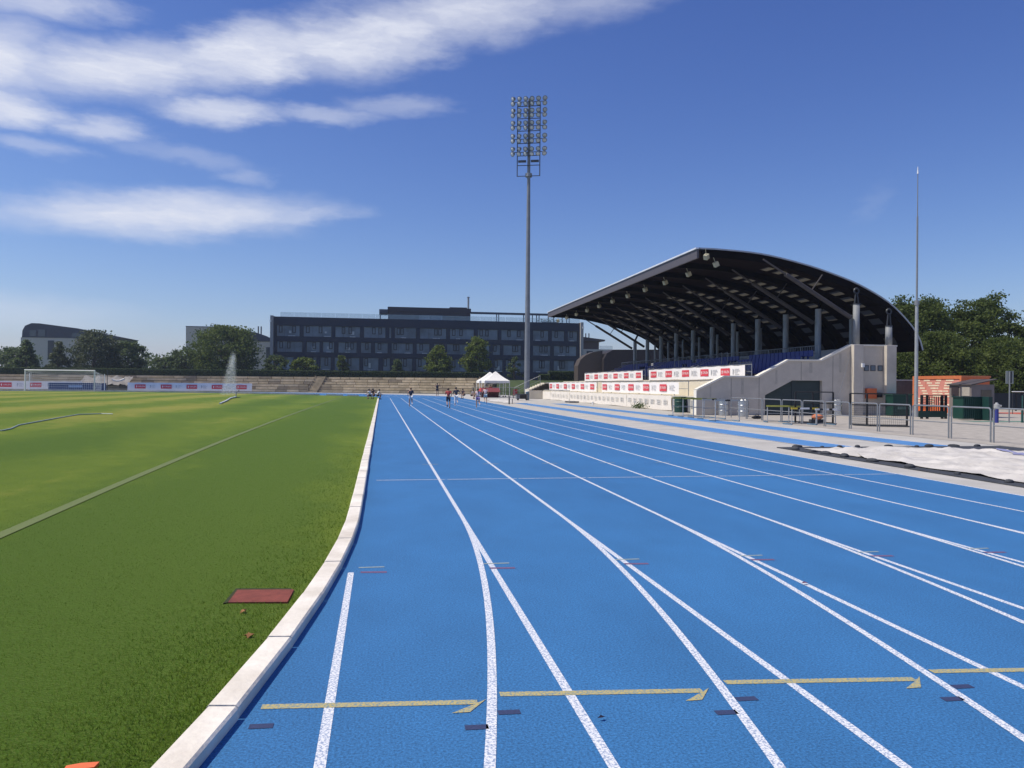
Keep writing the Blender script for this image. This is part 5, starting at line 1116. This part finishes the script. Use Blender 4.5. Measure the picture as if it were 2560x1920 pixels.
sg = thing('metal_sign', 'blank grey metal sign seen from behind on a thin post', 'sign', (29.8, 32.5, 0))
MB().box(29.62, 30.04, 32.5, 32.52, 1.86, 2.48).build('plate', mat('sign_back_grey', (.30, .33, .31), .5, .3), sg); MB().tube((29.78, 32.47, 0), (29.80, 32.47, 2.45), .03, n=8).build('post', STEEL, sg); MB().box(29.85, 29.92, 32.46, 32.49, 1.9, 2.46).build('bracket', DSTEEL, sg)
dp = thing('dark_post', 'short dark green post right of the hydrant', 'post', (30.35, 32.3, 0)); MB().tube((30.35, 32.3, 0), (30.35, 32.3, .58), .055, n=8).build('shaft', mat('post_green', (.02, .08, .07), .5), dp); MB().tube((30.35, 32.3, .58), (30.35, 32.3, 1.3), .03, n=8).build('upper_tube', MATS['post_green'], dp)
MB().box(28.5, 34, 33.4, 34.2, -.005, .001)
g = sheet('green_rubber_strip', [(28.4, 33.0), (60, 33.0), (60, 34.0), (28.4, 34.0)], -.002, mat('green_strip', (.10, .20, .16), .8)); tag(g, kind='structure')
g = sheet('orange_court', [(40.5, 43), (75, 43), (75, 46.5), (40.5, 46.5)], -.001, mat('orange_court_rubber', (.45, .10, .06), .8)); tag(g, kind='structure')
df = thing('dark_fence', 'dark screened fence under the trees at the right edge', 'fence', (52, 50, 0))
for k in range(9): MB().box(41.5+2.5*k, 43.95+2.5*k, 50, 50.06, .15, 1.3).build('panel', mat('dark_screen', (.02, .028, .035), .8), df)
for k in range(10): MB().box(41.42+2.5*k, 41.49+2.5*k, 49.97, 50.09, 0, 1.4).build('post', BLACKP, df)
wl = thing('low_wall', 'brownish garden wall behind the stand and kiosk', 'wall', (37, 50, 0)); MB().box(33.5, 41, 50, 50.3, 0, 2.15).build('masonry', mat('brown_masonry', (.14, .115, .10), .9, var=.2, scale=2), wl); MB().box(33.45, 41.05, 49.95, 50.35, 2.155, 2.22).build('cap', COPE, wl)
for i, (x0, x1, y, z) in enumerate(((40.1, 41.1, 43.5, 1.44), (40.75, 41.2, 43.2, 1.27))):
    t = thing('white_bench_rail', 'upper white rail under the trees at the right edge' if i == 0 else 'lower white rail under the trees at the right edge', 'rail', (x0, y, 0)); MB().tube((x0, y, z), (x1, y, z), .03, n=6).build('rail', WHITE, t)
    for x in (x0+.05, x1-.05): MB().tube((x, y, 0), (x, y, z), .022, n=6).build('post', DSTEEL, t)

# ------------------------------------------------------------------ people
SKIN = mat('skin', (.42, .24, .16), .6, var=.06)
def skinned(name, verts, edges, radii, m, parent, sub=1):
    me = bpy.data.meshes.new(name); me.from_pydata(verts, edges, []); me.materials.append(m)
    o = link(name, me, parent); bm = bmesh.new(); bm.from_mesh(me); ly = bm.verts.layers.skin.verify(); bm.verts.ensure_lookup_table()
    for i, r_ in enumerate(radii): bm.verts[i][ly].radius = (r_, r_); bm.verts[i][ly].use_root = (i == 0)
    bm.to_mesh(me); bm.free()
    k = o.modifiers.new('skin', 'SKIN'); k.use_smooth_shade = True; s_ = o.modifiers.new('sub', 'SUBSURF'); s_.levels = sub; s_.render_levels = sub
    return o
def person(label, x, y, H, rz, pose, shirt, bottom, hair, shoes, group=None, long_hair=False, bottom_len=.5, z=0, sleeves=.5):
    """pose: lean, thigh(L,R), knee(L,R), arm(L,R), elbow(L,R), armout; angles in degrees, forward positive"""
    s = H/1.75; t = thing('person', label, 'person', (x, y, z), group, rz)
    def fwd(a): a = R(a); return Vector((0, math.sin(a), -math.cos(a)))
    lean = pose.get('lean', 0); Lq = Matrix.Rotation(-R(lean), 3, 'X')
    pel = Vector((0, 0, 0)); J = {'pel': pel}
    for nm, zz in (('waist', .16), ('chest', .38), ('neck', .53), ('head', .645), ('crown', .755)): J[nm] = Lq @ Vector((0, .0 if nm != 'head' else .01, zz))
    for sd, sg_ in (('L', -1), ('R', 1)):
        i = 0 if sd == 'L' else 1
        J['sh'+sd] = Lq @ Vector((sg_*.175, 0, .47)); J['hip'+sd] = Vector((sg_*.085, 0, -.03))
        ua = Lq @ fwd(pose['arm'][i]); ou = pose.get('out', (8, 8))[i]; ua = (ua*math.cos(R(ou))+Vector((sg_, 0, 0))*math.sin(R(ou))).normalized()
        J['el'+sd] = J['sh'+sd]+ua*.28; fa = Lq @ fwd(pose['arm'][i]+pose['elbow'][i]); fa = (fa+Vector((pose.get('fin', (0, 0))[i], 0, 0))).normalized()
        J['wr'+sd] = J['el'+sd]+fa*.235; J['ha'+sd] = J['wr'+sd]+fa*.09
        th = fwd(pose['thigh'][i]); to = pose.get('spread', (3, 3))[i]; th = (th*math.cos(R(to))+Vector((sg_, 0, 0))*math.sin(R(to))).normalized()
        J['kn'+sd] = J['hip'+sd]+th*.43; sk_ = fwd(pose['thigh'][i]-pose['knee'][i]); J['an'+sd] = J['kn'+sd]+sk_*.41
        ft = Vector((0, 1, 0)) if pose.get('flat', True) and pose['knee'][i] < 60 else Vector((0, sk_.z*-1, sk_.y)); ft = Vector((0, math.cos(R(pose['thigh'][i]-pose['knee'][i])*.7), math.sin(R(pose['thigh'][i]-pose['knee'][i])*.7)))
        J['toe'+sd] = J['an'+sd]+ft*.15+Vector((0, 0, -.045)); J['heel'+sd] = J['an'+sd]+Vector((0, -.02, -.05))
    low = min(v.z for v in J.values())-.035
    if pose.get('sit'): low = min(low, -.13)
    for k in J: J[k] = (J[k]-Vector((0, 0, low)))*s
    names = ['pel', 'waist', 'chest', 'neck', 'head', 'crown']; rad = {'pel': .125, 'waist': .115, 'chest': .14, 'neck': .055, 'head': .092, 'crown': .07, 'sh': .068, 'el': .042, 'wr': .03, 'ha': .036, 'hip': .088, 'kn': .058, 'an': .04, 'toe': .036}
    V = []; E = []; Rd = []; ix = {}
    def av(k, r_, p=None, co=None): ix[k] = len(V); V.append(tuple(co if co is not None else J[k])); Rd.append(r_*s); (p is not None) and E.append((ix[p], ix[k]))
    av('pel', .125)
    for a, b_ in (('pel', 'waist'), ('waist', 'chest'), ('chest', 'neck'), ('neck', 'head'), ('head', 'crown')): av(b_, rad[b_], a)
    for sd in 'LR':
        for a, b_ in (('chest', 'sh'), ('sh', 'el'), ('el', 'wr'), ('wr', 'ha')): av(b_+sd, rad[b_], a if a == 'chest' else a+sd)
        h = J['ha'+sd]; d_ = (J['ha'+sd]-J['wr'+sd]).normalized(); sdv = d_.orthogonal().normalized()
        for q, (o_, l_) in enumerate(((-.03, .06), (-.01, .075), (.01, .07), (.03, .055))): av('f%s%d' % (sd, q), .009, 'ha'+sd, h+(d_*l_+sdv*o_)*s)
        av('t'+sd, .010, 'wr'+sd, J['wr'+sd]+(d_*.06+sdv*.05)*s)
        for a, b_ in (('pel', 'hip'), ('hip', 'kn'), ('kn', 'an'), ('an', 'toe')): av(b_+sd, rad[b_], a if a == 'pel' else a+sd)
    skinned('body', V, E, Rd, SKIN, t)
    V = [J['pel']*.7+J['waist']*.3, J['waist'], J['chest'], J['neck']*.6+J['chest']*.4]; E = [(0, 1), (1, 2), (2, 3)]; Rd = [.142, .135, .158, .085]
    for sd in 'LR': k = len(V); V += [J['sh'+sd], J['sh'+sd].lerp(J['el'+sd], sleeves)]; E += [(2, k), (k, k+1)]; Rd += [.084, .068]
    skinned('shirt', [tuple(v) for v in V], E, [r_*s for r_ in Rd], shirt, t)
    V = [J['pel']+Vector((0, 0, .04*s))]; E = []; Rd = [.138]
    for sd in 'LR': k = len(V); V += [J['hip'+sd], J['hip'+sd].lerp(J['kn'+sd], min(1, bottom_len))]; E += [(0, k), (k, k+1)]; Rd += [.104, .088 if bottom_len < 1 else .068]
    if bottom_len > 1:
        for sd, k in (('L', 2), ('R', 4)): V.append(J['kn'+sd].lerp(J['an'+sd], bottom_len-1)); E.append((k, len(V)-1)); Rd.append(.05)
    skinned('shorts' if bottom_len < 1 else 'leggings', [tuple(v) for v in V], E, [r_*s for r_ in Rd], bottom, t)
    hd = J['head']; hb = MB(); hb.ball((hd.x, hd.y-.018*s, hd.z+.045*s), .098*s, .108*s, .105*s, 10, 6)
    if long_hair: hb.tube((hd.x, hd.y-.09*s, hd.z+.02*s), (hd.x+.02*s, hd.y-.17*s, hd.z-.3*s), .055*s, .02*s, 8)
    hb.build('hair', hair, t, smooth=True, local=True)
    fb = MB(); fy_ = hd.y+.088*s
    for sx in (-.034, .034): fb.ball((hd.x+sx*s, fy_, hd.z+.012*s), .012*s, .008*s, .009*s, 6, 4)
    fb.build('eyes', BLACKP, t, local=True); MB().ball((hd.x, fy_+.012*s, hd.z-.02*s), .014*s, .02*s, .024*s, 6, 4).build('nose', SKIN, t, local=True); MB().ball((hd.x, fy_+.0*s, hd.z-.055*s), .026*s, .008*s, .008*s, 6, 4).build('mouth', mat('lips', (.35, .12, .10), .5), t, local=True)
    for sd in 'LR':
        a, b_ = J['heel'+sd], J['toe'+sd]; MB().tube(a+(a-b_)*.15, b_+(b_-a)*.2, .05*s, .042*s, 8).build('shoe', shoes, t, local=True)
    return t
NAVYC = mat('navy_cloth', (.018, .028, .055), .8); WHC = mat('white_cloth', (.72, .72, .74), .8); REDC = mat('red_cloth', (.38, .055, .05), .8); DKC = mat('dark_cloth', (.02, .022, .04), .8); PKC = mat('pale_pink_cloth', (.70, .56, .58), .8); PUC = mat('purple_cloth', (.20, .15, .36), .8); LBC = mat('light_blue_cloth', (.34, .46, .55), .8)
HBR = mat('brown_hair', (.06, .035, .022), .6); HBK = mat('black_hair', (.012, .010, .010), .5); HFA = mat('fair_hair', (.20, .12, .06), .6)
RUN1 = dict(lean=10, thigh=(4, 28), knee=(4, 95), arm=(-40, 35), elbow=(95, 90), out=(14, 14)); RUN2 = dict(lean=8, thigh=(12, -8), knee=(70, 6), arm=(25, -35), elbow=(80, 95), out=(16, 16)); RUN3 = dict(lean=10, thigh=(-6, 12), knee=(8, 88), arm=(20, -40), elbow=(60, 100), out=(12, 40)); RUN4 = dict(lean=8, thigh=(2, -10), knee=(6, 70), arm=(-25, 30), elbow=(90, 90), out=(14, 14))
RG = 'runners on the straight'
person('running child in navy shirt and white shorts, leftmost of the runners', 2.03, 53.9, 1.40, 0, RUN1, NAVYC, WHC, HFA, WHC, RG)
person('running child in red shirt and dark shorts', 4.47, 51.9, 1.38, 0, RUN2, REDC, DKC, HBR, DKC, RG, bottom_len=.85, sleeves=.8)
person('running child in navy shirt and white leggings', 5.5, 57.2, 1.42, 0, RUN3, NAVYC, WHC, HBK, WHC, RG, bottom_len=1.75, sleeves=.9)
person('running child in pale pink shirt and purple shorts with long dark hair', 6.45, 51.7, 1.36, 0, RUN4, PKC, PUC, HBK, WHC, RG, long_hair=True, bottom_len=.6)
person('runner in pale shirt and light blue shorts near the tents', 8.75, 64.9, 1.42, 0, RUN2, PKC, LBC, HFA, LBC, RG, bottom_len=.7)
STAND = dict(lean=0, thigh=(3, -3), knee=(2, 4), arm=(35, 60), elbow=(120, 110), out=(60, 50), fin=(.6, -.6))
person('standing adult in dark top and shorts with hands raised to the head, before the terrace', 7.24, 101, 1.76, math.pi, STAND, DKC, DKC, HBK, WHC, None, bottom_len=.45, sleeves=.2)
SIT = dict(lean=22, thigh=(95, 95), knee=(118, 112), arm=(45, 50), elbow=(40, 35), out=(15, 15), sit=True)
KG = 'people sitting at the far end of the kerb'
person('seated person in white shirt at the far end of the kerb, left of three', -1.12, 81.0, 1.5, .9, SIT, WHC, DKC, HBK, DKC, KG)
person('seated person in dark clothes in the middle of the three at the kerb end', -.75, 81.5, 1.6, 2.6, SIT, DKC, DKC, HBK, DKC, KG)
person('seated person in grey shirt at the kerb end, right of three', -.38, 81.1, 1.5, -1.2, SIT, mat('grey_cloth', (.45, .46, .48), .8), DKC, HBK, DKC, KG)
TG = 'people sitting left of the tents'
person('seated person in black, left one of the two sitting left of the tents', 9.3, 87.5, 1.6, 2.4, SIT, DKC, DKC, HBK, DKC, TG)
person('seated person in grey and black, right one of the two sitting left of the tents', 10.15, 87.0, 1.5, -2.2, SIT, MATS['grey_cloth'], DKC, HBK, DKC, TG)
person('person in red standing under the nearer tent', 13.9, 98.2, 1.6, 2.8, dict(lean=2, thigh=(2, -2), knee=(3, 3), arm=(5, 10), elbow=(20, 60)), REDC, DKC, HBR, WHC, None)
# litter on the track
for (x, y, r_, m, lb) in ((1.05, 3.55, .02, mat('dark_leaf', (.03, .03, .06), .7), 'dark scrap on the track near the camera'), (3.4, 5.75, .03, mat('reddish_leaf', (.16, .05, .09), .7), 'reddish leaf on the fourth lane')):
    b = MB(); b.add([(x-r_, y, .014), (x, y-r_*.5, .02), (x+r_*1.1, y+.01, .014), (x, y+r_*.6, .024)], [(0, 1, 2, 3)]); tag(b.build('track_leaf', m), lb, 'leaf')

# ------------------------------------------------------------------ air
hz = bpy.data.materials.new('haze_air'); hz.use_nodes = True; t_ = hz.node_tree; t_.nodes.clear()
pv = t_.nodes.new('ShaderNodeVolumePrincipled'); pv.inputs['Color'].default_value = (.70, .82, 1, 1); pv.inputs['Density'].default_value = .00030; pv.inputs['Anisotropy'].default_value = .2
o_ = t_.nodes.new('ShaderNodeOutputMaterial'); t_.links.new(pv.outputs[0], o_.inputs['Volume'])
tag(MB().box(-1600, 1600, -700, 2700, -1.1, 46).build('haze', hz), kind='stuff')
